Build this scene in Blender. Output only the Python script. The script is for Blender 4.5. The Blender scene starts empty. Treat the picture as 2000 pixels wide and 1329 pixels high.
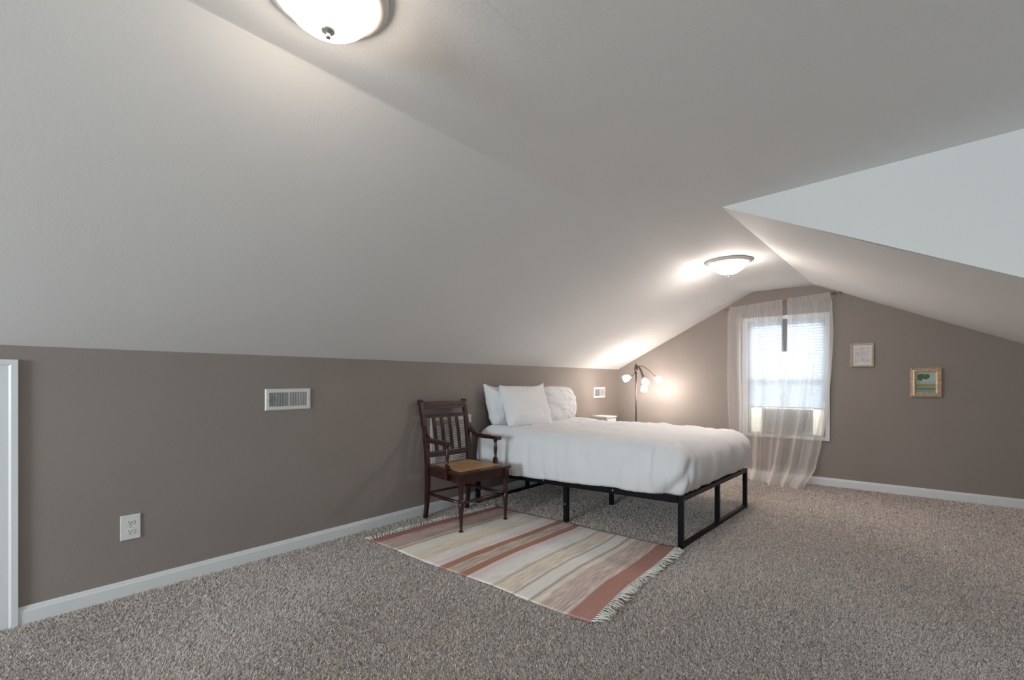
import bpy, bmesh, math, random
from mathutils import Vector, Matrix, noise
random.seed(7)
PI = math.pi
C = bpy.context.scene.collection
S = bpy.context.scene

# ------------------------------------------------------------------ camera, world, light, exposure
H = 1.12
cam_d = bpy.data.cameras.new('camera'); cam = bpy.data.objects.new('camera', cam_d); C.objects.link(cam)
cam.location = (0, 0, H); cam.rotation_euler = (PI / 2, 0, math.radians(42.3))
cam_d.sensor_width = 36.0; cam_d.lens = 880.0 / 2000 * 36
cam_d.shift_y = 80.5 / 2000; cam_d.clip_start = 0.02
S.camera = cam
S.view_settings.view_transform = 'Standard'; S.view_settings.look = 'None'
S.view_settings.gamma = 1.0; S.view_settings.use_curve_mapping = False
S.view_settings.exposure = 0.25

world = bpy.data.worlds.new('sky'); S.world = world; world.use_nodes = True
bg = world.node_tree.nodes['Background']
bg.inputs['Color'].default_value = (0.86, 0.93, 1.0, 1); bg.inputs['Strength'].default_value = 0.6

def area_light(name, loc, direction, sx, sy, power, color):
    d = bpy.data.lights.new(name, 'AREA'); d.shape = 'RECTANGLE'; d.size = sx; d.size_y = sy
    d.energy = power; d.color = color
    o = bpy.data.objects.new(name, d); C.objects.link(o); o.location = loc
    o.rotation_euler = Vector(direction).to_track_quat('-Z', 'Y').to_euler()
    return o
# daylight through the end window, plus lights at two added, unseen windows
area_light('added_daylight_back', (-1.40, -4.12, 1.30), (0, 1, 0.0), 1.3, 1.1, 116, (0.80, 0.925, 1.0))
area_light('added_daylight_side', (2.92, 0.1, 1.30), (-1, 0, 0.0), 2.2, 1.1, 7, (0.66, 0.92, 1.0))
area_light('daylight_end', (-1.10, 6.45, 1.55), (0.0, -1, -0.25), 1.3, 1.5, 46, (0.93, 0.97, 1.0))

# ------------------------------------------------------------------ materials
def new_mat(name):
    m = bpy.data.materials.new(name); m.use_nodes = True
    nt = m.node_tree; return m, nt, nt.nodes, nt.links, nt.nodes['Principled BSDF']
def mat(name, col, rough=0.6, metal=0.0, bump=0.0, bscale=60.0, var=0.0, vscale=3.0, spec=0.5, emis=None, trans=0.0, coords='Object'):
    m, nt, N, Lk, b = new_mat(name)
    b.inputs['Base Color'].default_value = (*col, 1); b.inputs['Roughness'].default_value = rough
    b.inputs['Metallic'].default_value = metal; b.inputs['Specular IOR Level'].default_value = spec
    b.inputs['Transmission Weight'].default_value = trans
    if emis: b.inputs['Emission Color'].default_value = (*emis[0], 1); b.inputs['Emission Strength'].default_value = emis[1]
    tc = N.new('ShaderNodeTexCoord')
    if var:
        n = N.new('ShaderNodeTexNoise'); n.inputs['Scale'].default_value = vscale; n.inputs['Detail'].default_value = 5
        r = N.new('ShaderNodeValToRGB')
        r.color_ramp.elements[0].position = 0.3; r.color_ramp.elements[1].position = 0.7
        r.color_ramp.elements[0].color = (*[max(0, c * (1 - var)) for c in col], 1)
        r.color_ramp.elements[1].color = (*[min(1, c * (1 + var)) for c in col], 1)
        Lk.new(tc.outputs[coords], n.inputs['Vector']); Lk.new(n.outputs['Fac'], r.inputs['Fac']); Lk.new(r.outputs['Color'], b.inputs['Base Color'])
    if bump:
        n2 = N.new('ShaderNodeTexNoise'); n2.inputs['Scale'].default_value = bscale; n2.inputs['Detail'].default_value = 6
        bp = N.new('ShaderNodeBump'); bp.inputs['Strength'].default_value = bump; bp.inputs['Distance'].default_value = 0.01
        Lk.new(tc.outputs[coords], n2.inputs['Vector']); Lk.new(n2.outputs['Fac'], bp.inputs['Height']); Lk.new(bp.outputs['Normal'], b.inputs['Normal'])
    return m
M = {}
M['wall'] = mat('taupe_paint', (0.30, 0.258, 0.234), 0.62, bump=0.12, bscale=140, var=0.03, vscale=2.0, spec=0.25)
M['ceil'] = mat('white_ceiling_paint', (0.87, 0.862, 0.848), 0.75, bump=0.06, bscale=90, var=0.012, vscale=1.6, spec=0.2)
M['trim'] = mat('white_trim_paint', (0.78, 0.79, 0.80), 0.38, bump=0.03, bscale=30, spec=0.4)
M['plastic'] = mat('white_plastic', (0.76, 0.76, 0.74), 0.35)
M['slot'] = mat('dark_slot', (0.05, 0.05, 0.055), 0.6)
M['ventgrey'] = mat('vent_damper_grey', (0.36, 0.36, 0.36), 0.6)
M['black'] = mat('black_metal', (0.007, 0.008, 0.011), 0.35, bump=0.05, bscale=200, spec=.15)
M['bolt'] = mat('steel_bolt', (0.75, 0.75, 0.76), 0.25, metal=1.0)
M['linen'] = mat('white_cotton', (0.88, 0.88, 0.895), 0.85, bump=0.10, bscale=260, spec=0.15)
M['mattress'] = mat('mattress_ticking', (0.7, 0.7, 0.68), 0.9)
M['bronze'] = mat('brushed_bronze', (0.09, 0.062, 0.05), 0.38, metal=0.7)
M['nickel'] = mat('brushed_nickel', (0.42, 0.42, 0.40), 0.38, metal=0.7)
M['pan'] = mat('white_enamel_pan', (0.72, 0.68, 0.62), 0.3)
M['fringe'] = mat('cream_cotton_fringe', (0.88, 0.85, 0.79), 0.95)
M['copper'] = mat('copper_rod', (0.34, 0.20, 0.14), 0.4, metal=0.5)
M['gold'] = mat('gilt_wood', (0.56, 0.41, 0.27), 0.38, metal=0.35, bump=0.15, bscale=90, var=0.25, vscale=40)
M['champagne'] = mat('champagne_wood', (0.56, 0.47, 0.36), 0.4, metal=0.25, var=0.12, vscale=30)
M['paper'] = mat('ivory_mat_board', (0.74, 0.70, 0.64), 0.8)
M['acbody'] = mat('air_conditioner_shell', (0.56, 0.54, 0.50), 0.5)
M['acgrille'] = mat('air_conditioner_grille', (0.34, 0.34, 0.34), 0.6)
M['furn'] = mat('white_lacquer', (0.78, 0.76, 0.72), 0.4)

def wood():
    m, nt, N, Lk, b = new_mat('mahogany'); tc = N.new('ShaderNodeTexCoord'); mp = N.new('ShaderNodeMapping')
    mp.inputs['Scale'].default_value = (30, 30, 5)
    n = N.new('ShaderNodeTexNoise'); n.inputs['Scale'].default_value = 2.5; n.inputs['Detail'].default_value = 8; n.inputs['Distortion'].default_value = 0.6
    r = N.new('ShaderNodeValToRGB'); e = r.color_ramp.elements
    e[0].position = 0.3; e[0].color = (0.016, 0.005, 0.004, 1); e[1].position = 0.75; e[1].color = (0.070, 0.017, 0.010, 1)
    Lk.new(tc.outputs['Object'], mp.inputs['Vector']); Lk.new(mp.outputs['Vector'], n.inputs['Vector'])
    Lk.new(n.outputs['Fac'], r.inputs['Fac']); Lk.new(r.outputs['Color'], b.inputs['Base Color'])
    b.inputs['Roughness'].default_value = 0.3; b.inputs['Coat Weight'].default_value = 0.25; b.inputs['Coat Roughness'].default_value = 0.2
    return m
M['wood'] = wood()
def cane():
    m, nt, N, Lk, b = new_mat('woven_cane'); tc = N.new('ShaderNodeTexCoord')
    w1 = N.new('ShaderNodeTexWave'); w1.inputs['Scale'].default_value = 42; w1.bands_direction = 'X'
    w2 = N.new('ShaderNodeTexWave'); w2.inputs['Scale'].default_value = 42; w2.bands_direction = 'Y'
    mx = N.new('ShaderNodeMath'); mx.operation = 'MULTIPLY'
    nz = N.new('ShaderNodeTexNoise'); nz.inputs['Scale'].default_value = 7
    ad = N.new('ShaderNodeMath'); ad.operation = 'ADD'
    r = N.new('ShaderNodeValToRGB'); e = r.color_ramp.elements
    e[0].position = 0.35; e[0].color = (0.30, 0.15, 0.065, 1); e[1].position = 1.2; e[1].color = (0.66, 0.39, 0.20, 1)
    for w in (w1, w2): Lk.new(tc.outputs['Object'], w.inputs['Vector'])
    Lk.new(tc.outputs['Object'], nz.inputs['Vector'])
    Lk.new(w1.outputs['Fac'], mx.inputs[0]); Lk.new(w2.outputs['Fac'], mx.inputs[1])
    Lk.new(mx.outputs[0], ad.inputs[0]); Lk.new(nz.outputs['Fac'], ad.inputs[1]); Lk.new(ad.outputs[0], r.inputs['Fac'])
    Lk.new(r.outputs['Color'], b.inputs['Base Color']); b.inputs['Roughness'].default_value = 0.5
    bp = N.new('ShaderNodeBump'); bp.inputs['Strength'].default_value = 0.4; bp.inputs['Distance'].default_value = 0.003
    Lk.new(mx.outputs[0], bp.inputs['Height']); Lk.new(bp.outputs['Normal'], b.inputs['Normal'])
    return m
M['cane'] = cane()

def sheer():
    m, nt, N, Lk, b = new_mat('sheer_voile'); N.remove(b); out = N['Material Output']
    df = N.new('ShaderNodeBsdfDiffuse'); df.inputs['Color'].default_value = (0.92, 0.89, 0.87, 1)
    tl = N.new('ShaderNodeBsdfTranslucent'); tl.inputs['Color'].default_value = (0.92, 0.91, 0.90, 1)
    tp = N.new('ShaderNodeBsdfTransparent'); tp.inputs['Color'].default_value = (1, 1, 1, 1)
    a = N.new('ShaderNodeMixShader'); a.inputs[0].default_value = 0.4
    Lk.new(df.outputs[0], a.inputs[1]); Lk.new(tl.outputs[0], a.inputs[2])
    lw = N.new('ShaderNodeLayerWeight'); lw.inputs['Blend'].default_value = 0.37
    rm = N.new('ShaderNodeMapRange'); rm.inputs['From Min'].default_value = 0; rm.inputs['From Max'].default_value = 1
    rm.inputs['To Min'].default_value = 0.40; rm.inputs['To Max'].default_value = 0.88
    Lk.new(lw.outputs['Facing'], rm.inputs['Value'])
    f = N.new('ShaderNodeMixShader'); Lk.new(rm.outputs[0], f.inputs[0]); Lk.new(tp.outputs[0], f.inputs[1]); Lk.new(a.outputs[0], f.inputs[2])
    Lk.new(f.outputs[0], out.inputs['Surface'])
    return m
M['sheer'] = sheer()
def slatmat(name, col, t):
    m, nt, N, Lk, b = new_mat(name); N.remove(b); out = N['Material Output']
    df = N.new('ShaderNodeBsdfDiffuse'); df.inputs['Color'].default_value = (*col, 1)
    tl = N.new('ShaderNodeBsdfTranslucent'); tl.inputs['Color'].default_value = (*col, 1)
    a = N.new('ShaderNodeMixShader'); a.inputs[0].default_value = t
    Lk.new(df.outputs[0], a.inputs[1]); Lk.new(tl.outputs[0], a.inputs[2]); Lk.new(a.outputs[0], out.inputs['Surface'])
    return m
M['slat'] = slatmat('blind_slat_vinyl', (0.84, 0.89, 0.93), 0.5)
M['accordion'] = slatmat('accordion_panel_vinyl', (0.97, 0.95, 0.88), 0.92)
def glass():
    m, nt, N, Lk, b = new_mat('window_glass'); N.remove(b); out = N['Material Output']
    g = N.new('ShaderNodeBsdfGlossy'); g.inputs['Roughness'].default_value = 0.02
    tp = N.new('ShaderNodeBsdfTransparent'); f = N.new('ShaderNodeMixShader'); f.inputs[0].default_value = 0.06
    Lk.new(tp.outputs[0], f.inputs[1]); Lk.new(g.outputs[0], f.inputs[2]); Lk.new(f.outputs[0], out.inputs['Surface'])
    return m
M['glass'] = glass()
def emit(name, col, st):
    m, nt, N, Lk, b = new_mat(name)
    b.inputs['Base Color'].default_value = (0.9, 0.88, 0.85, 1); b.inputs['Roughness'].default_value = 0.35
    b.inputs['Emission Color'].default_value = (*col, 1); b.inputs['Emission Strength'].default_value = st
    return m
M['bowl'] = emit('lit_opal_glass_bowl', (1.0, 0.85, 0.72), 20)
M['bowl2'] = emit('lit_opal_glass_bowl_far', (1.0, 0.88, 0.80), 46)
M['shade'] = emit('lit_frosted_shade', (1.0, 0.91, 0.84), 42.0)
M['lampbulb'] = emit('glowing_bulb', (1.0, 0.93, 0.87), 300.0)

def carpet():
    m, nt, N, Lk, b = new_mat('taupe_plush_carpet'); tc = N.new('ShaderNodeTexCoord')
    def nz(s, d, mp=None):
        n = N.new('ShaderNodeTexNoise'); n.inputs['Scale'].default_value = s; n.inputs['Detail'].default_value = d
        Lk.new((mp or tc).outputs[0 if mp else 'Object'], n.inputs['Vector']); return n
    a = nz(95, 4); c = nz(6, 5); mpn = N.new('ShaderNodeMapping'); mpn.inputs['Scale'].default_value = (3.0, 0.7, 1); mpn.inputs['Rotation'].default_value = (0, 0, 0.2)
    Lk.new(tc.outputs['Object'], mpn.inputs['Vector']); d = nz(1.6, 4, mpn)
    r = N.new('ShaderNodeValToRGB'); e = r.color_ramp.elements
    e[0].position = 0.32; e[0].color = (0.24, 0.205, 0.183, 1); e[1].position = 0.62; e[1].color = (0.66, 0.595, 0.545, 1)
    Lk.new(a.outputs['Fac'], r.inputs['Fac'])
    def mul(col_sock, fac, lo, hi):
        mr = N.new('ShaderNodeMapRange'); mr.inputs['From Min'].default_value = 0.3; mr.inputs['From Max'].default_value = 0.7
        mr.inputs['To Min'].default_value = lo; mr.inputs['To Max'].default_value = hi; Lk.new(fac.outputs['Fac'], mr.inputs['Value'])
        mx = N.new('ShaderNodeVectorMath'); mx.operation = 'SCALE'; Lk.new(col_sock, mx.inputs[0]); Lk.new(mr.outputs[0], mx.inputs['Scale']); return mx.outputs[0]
    o1 = mul(r.outputs['Color'], c, 0.86, 1.10); o2 = mul(o1, d, 0.90, 1.12)
    Lk.new(o2, b.inputs['Base Color']); b.inputs['Roughness'].default_value = 1.0; b.inputs['Specular IOR Level'].default_value = 0.05
    bp = N.new('ShaderNodeBump'); bp.inputs['Strength'].default_value = 0.7; bp.inputs['Distance'].default_value = 0.012
    Lk.new(a.outputs['Fac'], bp.inputs['Height']); Lk.new(bp.outputs['Normal'], b.inputs['Normal'])
    return m
M['carpet'] = carpet()

def pile():
    m, nt, N, Lk, b = new_mat('taupe_pile_yarn'); geo = N.new('ShaderNodeNewGeometry'); r = N.new('ShaderNodeValToRGB'); e = r.color_ramp.elements
    e[0].position = 0; e[0].color = (0.40, 0.345, 0.315, 1); e[1].position = 1; e[1].color = (0.95, 0.87, 0.81, 1)
    x = e.new(.35); x.color = (.72, .645, .595, 1)
    Lk.new(geo.outputs['Random Per Island'], r.inputs['Fac']); Lk.new(r.outputs['Color'], b.inputs['Base Color'])
    b.inputs['Roughness'].default_value = 1; b.inputs['Specular IOR Level'].default_value = 0.05
    return m
M['pile'] = pile()
# stripes of the rug, as a share of its length from the wall end
STR = [(0.000, (0.36, 0.13, 0.105)), (0.045, (0.36, 0.13, 0.105)), (0.048, (0.42, 0.29, 0.26)), (0.095, (0.44, 0.32, 0.28)), (0.15, (0.36, 0.25, 0.21)),
       (0.158, (0.62, 0.55, 0.44)), (0.170, (0.31, 0.24, 0.18)), (0.183, (0.66, 0.60, 0.50)), (0.20, (0.66, 0.64, 0.58)), (0.24, (0.66, 0.64, 0.59)),
       (0.255, (0.58, 0.51, 0.40)), (0.285, (0.62, 0.54, 0.42)), (0.315, (0.52, 0.45, 0.35)), (0.335, (0.64, 0.60, 0.53)), (0.37, (0.66, 0.63, 0.59)),
       (0.385, (0.55, 0.46, 0.45)), (0.405, (0.62, 0.53, 0.51)), (0.413, (0.64, 0.50, 0.45)), (0.416, (0.33, 0.155, 0.095)), (0.446, (0.33, 0.15, 0.10)),
       (0.449, (0.43, 0.35, 0.27)), (0.475, (0.38, 0.30, 0.24)), (0.503, (0.43, 0.33, 0.27)), (0.506, (0.34, 0.15, 0.10)), (0.538, (0.34, 0.15, 0.10)),
       (0.541, (0.68, 0.55, 0.50)), (0.556, (0.52, 0.44, 0.46)), (0.585, (0.63, 0.57, 0.56)), (0.60, (0.68, 0.66, 0.62)), (0.64, (0.68, 0.66, 0.61)),
       (0.652, (0.40, 0.34, 0.27)), (0.666, (0.62, 0.56, 0.46)), (0.69, (0.56, 0.47, 0.36)), (0.715, (0.54, 0.45, 0.38)), (0.728, (0.66, 0.62, 0.54)),
       (0.737, (0.35, 0.28, 0.22)), (0.745, (0.68, 0.66, 0.60)), (0.79, (0.68, 0.66, 0.61)), (0.800, (0.31, 0.25, 0.20)), (0.812, (0.62, 0.56, 0.47)), (0.826, (0.66, 0.59, 0.48)),
       (0.836, (0.44, 0.35, 0.30)), (0.87, (0.46, 0.36, 0.31)), (0.90, (0.41, 0.31, 0.275)), (0.925, (0.50, 0.40, 0.35)), (0.932, (0.345, 0.155, 0.125)), (1.0, (0.36, 0.165, 0.135))]
STR = [(p, tuple((c * .76 + (sum(col) / 3) * .24 * w) * min(1.62, .94 / max(col)) for c, w in zip(col, (1.06, .99, .97)))) for p, col in STR]
def rugmat():
    m, nt, N, Lk, b = new_mat('woven_striped_cotton'); uv = N.new('ShaderNodeUVMap'); sep = N.new('ShaderNodeSeparateXYZ')
    Lk.new(uv.outputs['UV'], sep.inputs[0])
    # slightly wandering stripe edges
    wn = N.new('ShaderNodeTexNoise'); wn.inputs['Scale'].default_value = 6; Lk.new(uv.outputs['UV'], wn.inputs['Vector'])
    ws = N.new('ShaderNodeMath'); ws.operation = 'MULTIPLY_ADD'; ws.inputs[1].default_value = 0.012; ws.inputs[2].default_value = -0.006
    Lk.new(wn.outputs['Fac'], ws.inputs[0])
    ad = N.new('ShaderNodeMath'); ad.operation = 'ADD'; Lk.new(sep.outputs['X'], ad.inputs[0]); Lk.new(ws.outputs[0], ad.inputs[1])
    # two ramps (a ramp holds at most 32 stops)
    half = 25; cut = STR[half][0]
    ramps = []
    for part, lo, hi in ((STR[:half + 1], 0.0, cut), (STR[half:], cut, 1.0)):
        mr = N.new('ShaderNodeMapRange'); mr.inputs['From Min'].default_value = lo; mr.inputs['From Max'].default_value = hi
        Lk.new(ad.outputs[0], mr.inputs['Value']); r = N.new('ShaderNodeValToRGB'); el = r.color_ramp.elements
        el[0].position = 0; el[0].color = (*part[0][1], 1); el[1].position = 1; el[1].color = (*part[-1][1], 1)
        for p, c in part[1:-1]:
            x = el.new((p - lo) / (hi - lo)); x.color = (*c, 1)
        Lk.new(mr.outputs[0], r.inputs['Fac']); ramps.append(r)
    gt = N.new('ShaderNodeMath'); gt.operation = 'GREATER_THAN'; gt.inputs[1].default_value = cut; Lk.new(ad.outputs[0], gt.inputs[0])
    mx = N.new('ShaderNodeMix'); mx.data_type = 'RGBA'; Lk.new(gt.outputs[0], mx.inputs[0])
    Lk.new(ramps[0].outputs['Color'], mx.inputs[6]); Lk.new(ramps[1].outputs['Color'], mx.inputs[7])
    # flecked weft: noise stretched along the stripes, stronger in the mottled bands
    mp = N.new('ShaderNodeMapping'); mp.inputs['Scale'].default_value = (190, 9, 1); Lk.new(uv.outputs['UV'], mp.inputs['Vector'])
    fn = N.new('ShaderNodeTexNoise'); fn.inputs['Scale'].default_value = 1.0; fn.inputs['Detail'].default_value = 3; Lk.new(mp.outputs[0], fn.inputs['Vector'])
    mot = N.new('ShaderNodeValToRGB'); el = mot.color_ramp.elements
    pts = [(0, .12), (.046, .12), (.05, .7), (.15, .7), (.16, .3), (.2, .15), (.24, .2), (.26, .5), (.33, .4), (.36, .15), (.41, .2), (.42, .15), (.445, .2), (.45, 1), (.5, 1), (.51, .15), (.6, .15), (.65, .5), (.72, .6), (.75, .15), (.79, .15), (.81, .4), (.835, .9), (.925, 1), (.935, .12), (1, .12)]
    el[0].position = 0; el[0].color = (pts[0][1],) * 3 + (1,); el[1].position = 1; el[1].color = (pts[-1][1],) * 3 + (1,)
    for p, v in pts[1:-1]:
        x = el.new(p); x.color = (v, v, v, 1)
    Lk.new(ad.outputs[0], mot.inputs['Fac'])
    m1 = N.new('ShaderNodeMapRange'); m1.inputs['From Min'].default_value = 0.3; m1.inputs['From Max'].default_value = 0.7; m1.inputs['To Min'].default_value = -0.38; m1.inputs['To Max'].default_value = 0.42
    Lk.new(fn.outputs['Fac'], m1.inputs['Value'])
    mm = N.new('ShaderNodeMath'); mm.operation = 'MULTIPLY'; Lk.new(m1.outputs[0], mm.inputs[0]); Lk.new(mot.outputs['Color'], mm.inputs[1])
    m2 = N.new('ShaderNodeMath'); m2.operation = 'ADD'; m2.inputs[1].default_value = 1.0; Lk.new(mm.outputs[0], m2.inputs[0])
    sc = N.new('ShaderNodeVectorMath'); sc.operation = 'SCALE'; Lk.new(mx.outputs[2], sc.inputs[0]); Lk.new(m2.outputs[0], sc.inputs['Scale'])
    Lk.new(sc.outputs[0], b.inputs['Base Color']); b.inputs['Roughness'].default_value = 0.95; b.inputs['Specular IOR Level'].default_value = 0.1
    bp = N.new('ShaderNodeBump'); bp.inputs['Strength'].default_value = 0.35; bp.inputs['Distance'].default_value = 0.004
    Lk.new(fn.outputs['Fac'], bp.inputs['Height']); Lk.new(bp.outputs['Normal'], b.inputs['Normal'])
    return m
M['rug'] = rugmat()

# ------------------------------------------------------------------ helpers
def tag(o, label, cat, group=None, kind=None):
    o['label'] = label; o['category'] = cat
    if group: o['group'] = group
    if kind: o['kind'] = kind
    return o
def thing(name, label, cat, loc=(0, 0, 0), group=None):
    o = bpy.data.objects.new(name, None); C.objects.link(o); o.location = loc; o.empty_display_size = 0.05
    return tag(o, label, cat, group)
def obj(name, bm, m, parent=None, smooth=False, off=None, bevel=0.0, solid=0.0, sub=0, auto=None):
    """Link a bmesh (in world coordinates) as one mesh object; under a parent it is shifted into the parent's frame."""
    bmesh.ops.recalc_face_normals(bm, faces=bm.faces[:]) if smooth is not None else None
    if parent is not None and off is None:
        off = Vector(parent_world(parent))
    if off is not None:
        bmesh.ops.translate(bm, verts=bm.verts[:], vec=-Vector(off))
    me = bpy.data.meshes.new(name); bm.to_mesh(me); bm.free()
    o = bpy.data.objects.new(name, me); C.objects.link(o)
    for mm in (m if isinstance(m, (list, tuple)) else [m]): me.materials.append(mm)
    if smooth:
        for p in me.polygons: p.use_smooth = True
        if auto is not None: me.set_sharp_from_angle(angle=math.radians(auto))
    if parent is not None: o.parent = parent
    elif off is not None: o.location = off
    if bevel:
        b = o.modifiers.new('bevel', 'BEVEL'); b.width = bevel; b.segments = 2; b.limit_method = 'ANGLE'; b.angle_limit = math.radians(35)
    if solid:
        s = o.modifiers.new('solid', 'SOLIDIFY'); s.thickness = solid; s.offset = 0
    if sub:
        s = o.modifiers.new('sub', 'SUBSURF'); s.levels = sub; s.render_levels = sub
    return o
def parent_world(p):
    v = Vector(p.location)
    while p.parent: p = p.parent; v += Vector(p.location)
    return v
def struct(name, bm, m, label=None, **k):
    o = obj(name, bm, m, **k); o['kind'] = 'structure'
    if label: o['label'] = label
    return o
def box(bm, x0, x1, y0, y1, z0, z1, fn=None):
    vs = [bm.verts.new((x, y, z)) for x in (x0, x1) for y in (y0, y1) for z in (z0, z1)]
    for f in ((0, 1, 3, 2), (4, 6, 7, 5), (0, 4, 5, 1), (2, 3, 7, 6), (0, 2, 6, 4), (1, 5, 7, 3)):
        bm.faces.new([vs[i] for i in f])
    if fn:
        for v in vs: v.co = Vector(fn(v.co.x, v.co.y, v.co.z))
    return vs
def bmn(): return bmesh.new()
def frames(pts):
    T = []
    for i in range(len(pts)):
        a = pts[max(i - 1, 0)]; b = pts[min(i + 1, len(pts) - 1)]; T.append((b - a).normalized())
    up = Vector((0, 0, 1)) if abs(T[0].z) < 0.9 else Vector((1, 0, 0))
    n = (up - T[0] * up.dot(T[0])).normalized(); out = []
    for t in T:
        n = (n - t * n.dot(t)).normalized(); out.append((n, t.cross(n)))
    return out
def tube(bm, pts, r, n=10, cap=True):
    pts = [Vector(p) for p in pts]; fr = frames(pts); rings = []
    for i, p in enumerate(pts):
        rr = r[i] if isinstance(r, (list, tuple)) else r
        rings.append([bm.verts.new(p + fr[i][0] * math.cos(2 * PI * k / n) * rr + fr[i][1] * math.sin(2 * PI * k / n) * rr) for k in range(n)])
    for a, b in zip(rings, rings[1:]):
        for k in range(n): bm.faces.new((a[k], a[(k + 1) % n], b[(k + 1) % n], b[k]))
    if cap: bm.faces.new(rings[0][::-1]); bm.faces.new(rings[-1])
def sweep(bm, pts, w, h, up=(0, 0, 1)):
    """rectangular section w (sideways) x h (along up) swept along pts; w,h may be lists"""
    pts = [Vector(p) for p in pts]; rings = []; up = Vector(up)
    for i, p in enumerate(pts):
        a = pts[max(i - 1, 0)]; b = pts[min(i + 1, len(pts) - 1)]; t = (b - a).normalized()
        s = t.cross(up).normalized(); u = s.cross(t).normalized()
        ww = (w[i] if isinstance(w, (list, tuple)) else w) / 2; hh = (h[i] if isinstance(h, (list, tuple)) else h) / 2
        rings.append([bm.verts.new(p + s * ww * x + u * hh * y) for x, y in ((-1, -1), (1, -1), (1, 1), (-1, 1))])
    for a, b in zip(rings, rings[1:]):
        for k in range(4): bm.faces.new((a[k], a[(k + 1) % 4], b[(k + 1) % 4], b[k]))
    bm.faces.new(rings[0][::-1]); bm.faces.new(rings[-1])
def lathe(bm, prof, origin=(0, 0, 0), axis=(0, 0, 1), n=32, cap=True):
    axis = Vector(axis).normalized(); o = Vector(origin)
    u = axis.orthogonal().normalized(); v = axis.cross(u); rings = []
    for r, z in prof:
        if r < 1e-6: rings.append([bm.verts.new(o + axis * z)])
        else: rings.append([bm.verts.new(o + axis * z + (u * math.cos(2 * PI * k / n) + v * math.sin(2 * PI * k / n)) * r) for k in range(n)])
    for a, b in zip(rings, rings[1:]):
        if len(a) == 1 and len(b) == 1: continue
        for k in range(n):
            k2 = (k + 1) % n
            if len(a) == 1: bm.faces.new((a[0], b[k], b[k2]))
            elif len(b) == 1: bm.faces.new((a[k], a[k2], b[0]))
            else: bm.faces.new((a[k], a[k2], b[k2], b[k]))
    if cap:
        if len(rings[0]) > 1: bm.faces.new(rings[0][::-1])
        if len(rings[-1]) > 1: bm.faces.new(rings[-1])
def prism(bm, poly, d):
    """polygon (list of 3D points) extruded by vector d"""
    d = Vector(d); a = [bm.verts.new(p) for p in poly]; b = [bm.verts.new(Vector(p) + d) for p in poly]
    bm.faces.new(a); bm.faces.new(b[::-1])
    for i in range(len(a)):
        j = (i + 1) % len(a); bm.faces.new((a[i], b[i], b[j], a[j]))
def lerp(a, b, t): return a + (b - a) * t
def fbm(x, y, z=0.0): return noise.fractal(Vector((x, y, z)), 1.0, 2.0, 4)

# ------------------------------------------------------------------ room shell
def WLx(y): return -3.060 - 0.0162 * y            # left knee wall
def WEy(x): return 5.881 + 0.0648 * x             # end gable wall
ZK, ZC = 1.284, 2.165
def CLx(y): return lerp(-1.492, -1.464, (y - 0.3) / 5.5)   # crease where the left slope meets the flat
def CRx(y): return lerp(-0.888, -0.866, (y - 2.84) / 3.0)  # crease where the flat meets the right slope
def SRs(y): return lerp(0.515, 0.473, (y - 2.84) / 3.0)    # pitch of the right slope
YB, XD, XR = -4.2, 3.0, 0.93
def CHy(x): return 2.847 - 0.039 * (x + 0.89)     # cheek wall of the dormer
bm = bmn(); prism(bm, [(-3.4, YB - .2, 0), (XD + .2, YB - .2, 0), (XD + .2, 6.3, 0), (-3.4, 6.3, 0)], (0, 0, -0.12))
struct('floor', bm, M['carpet'])

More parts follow.
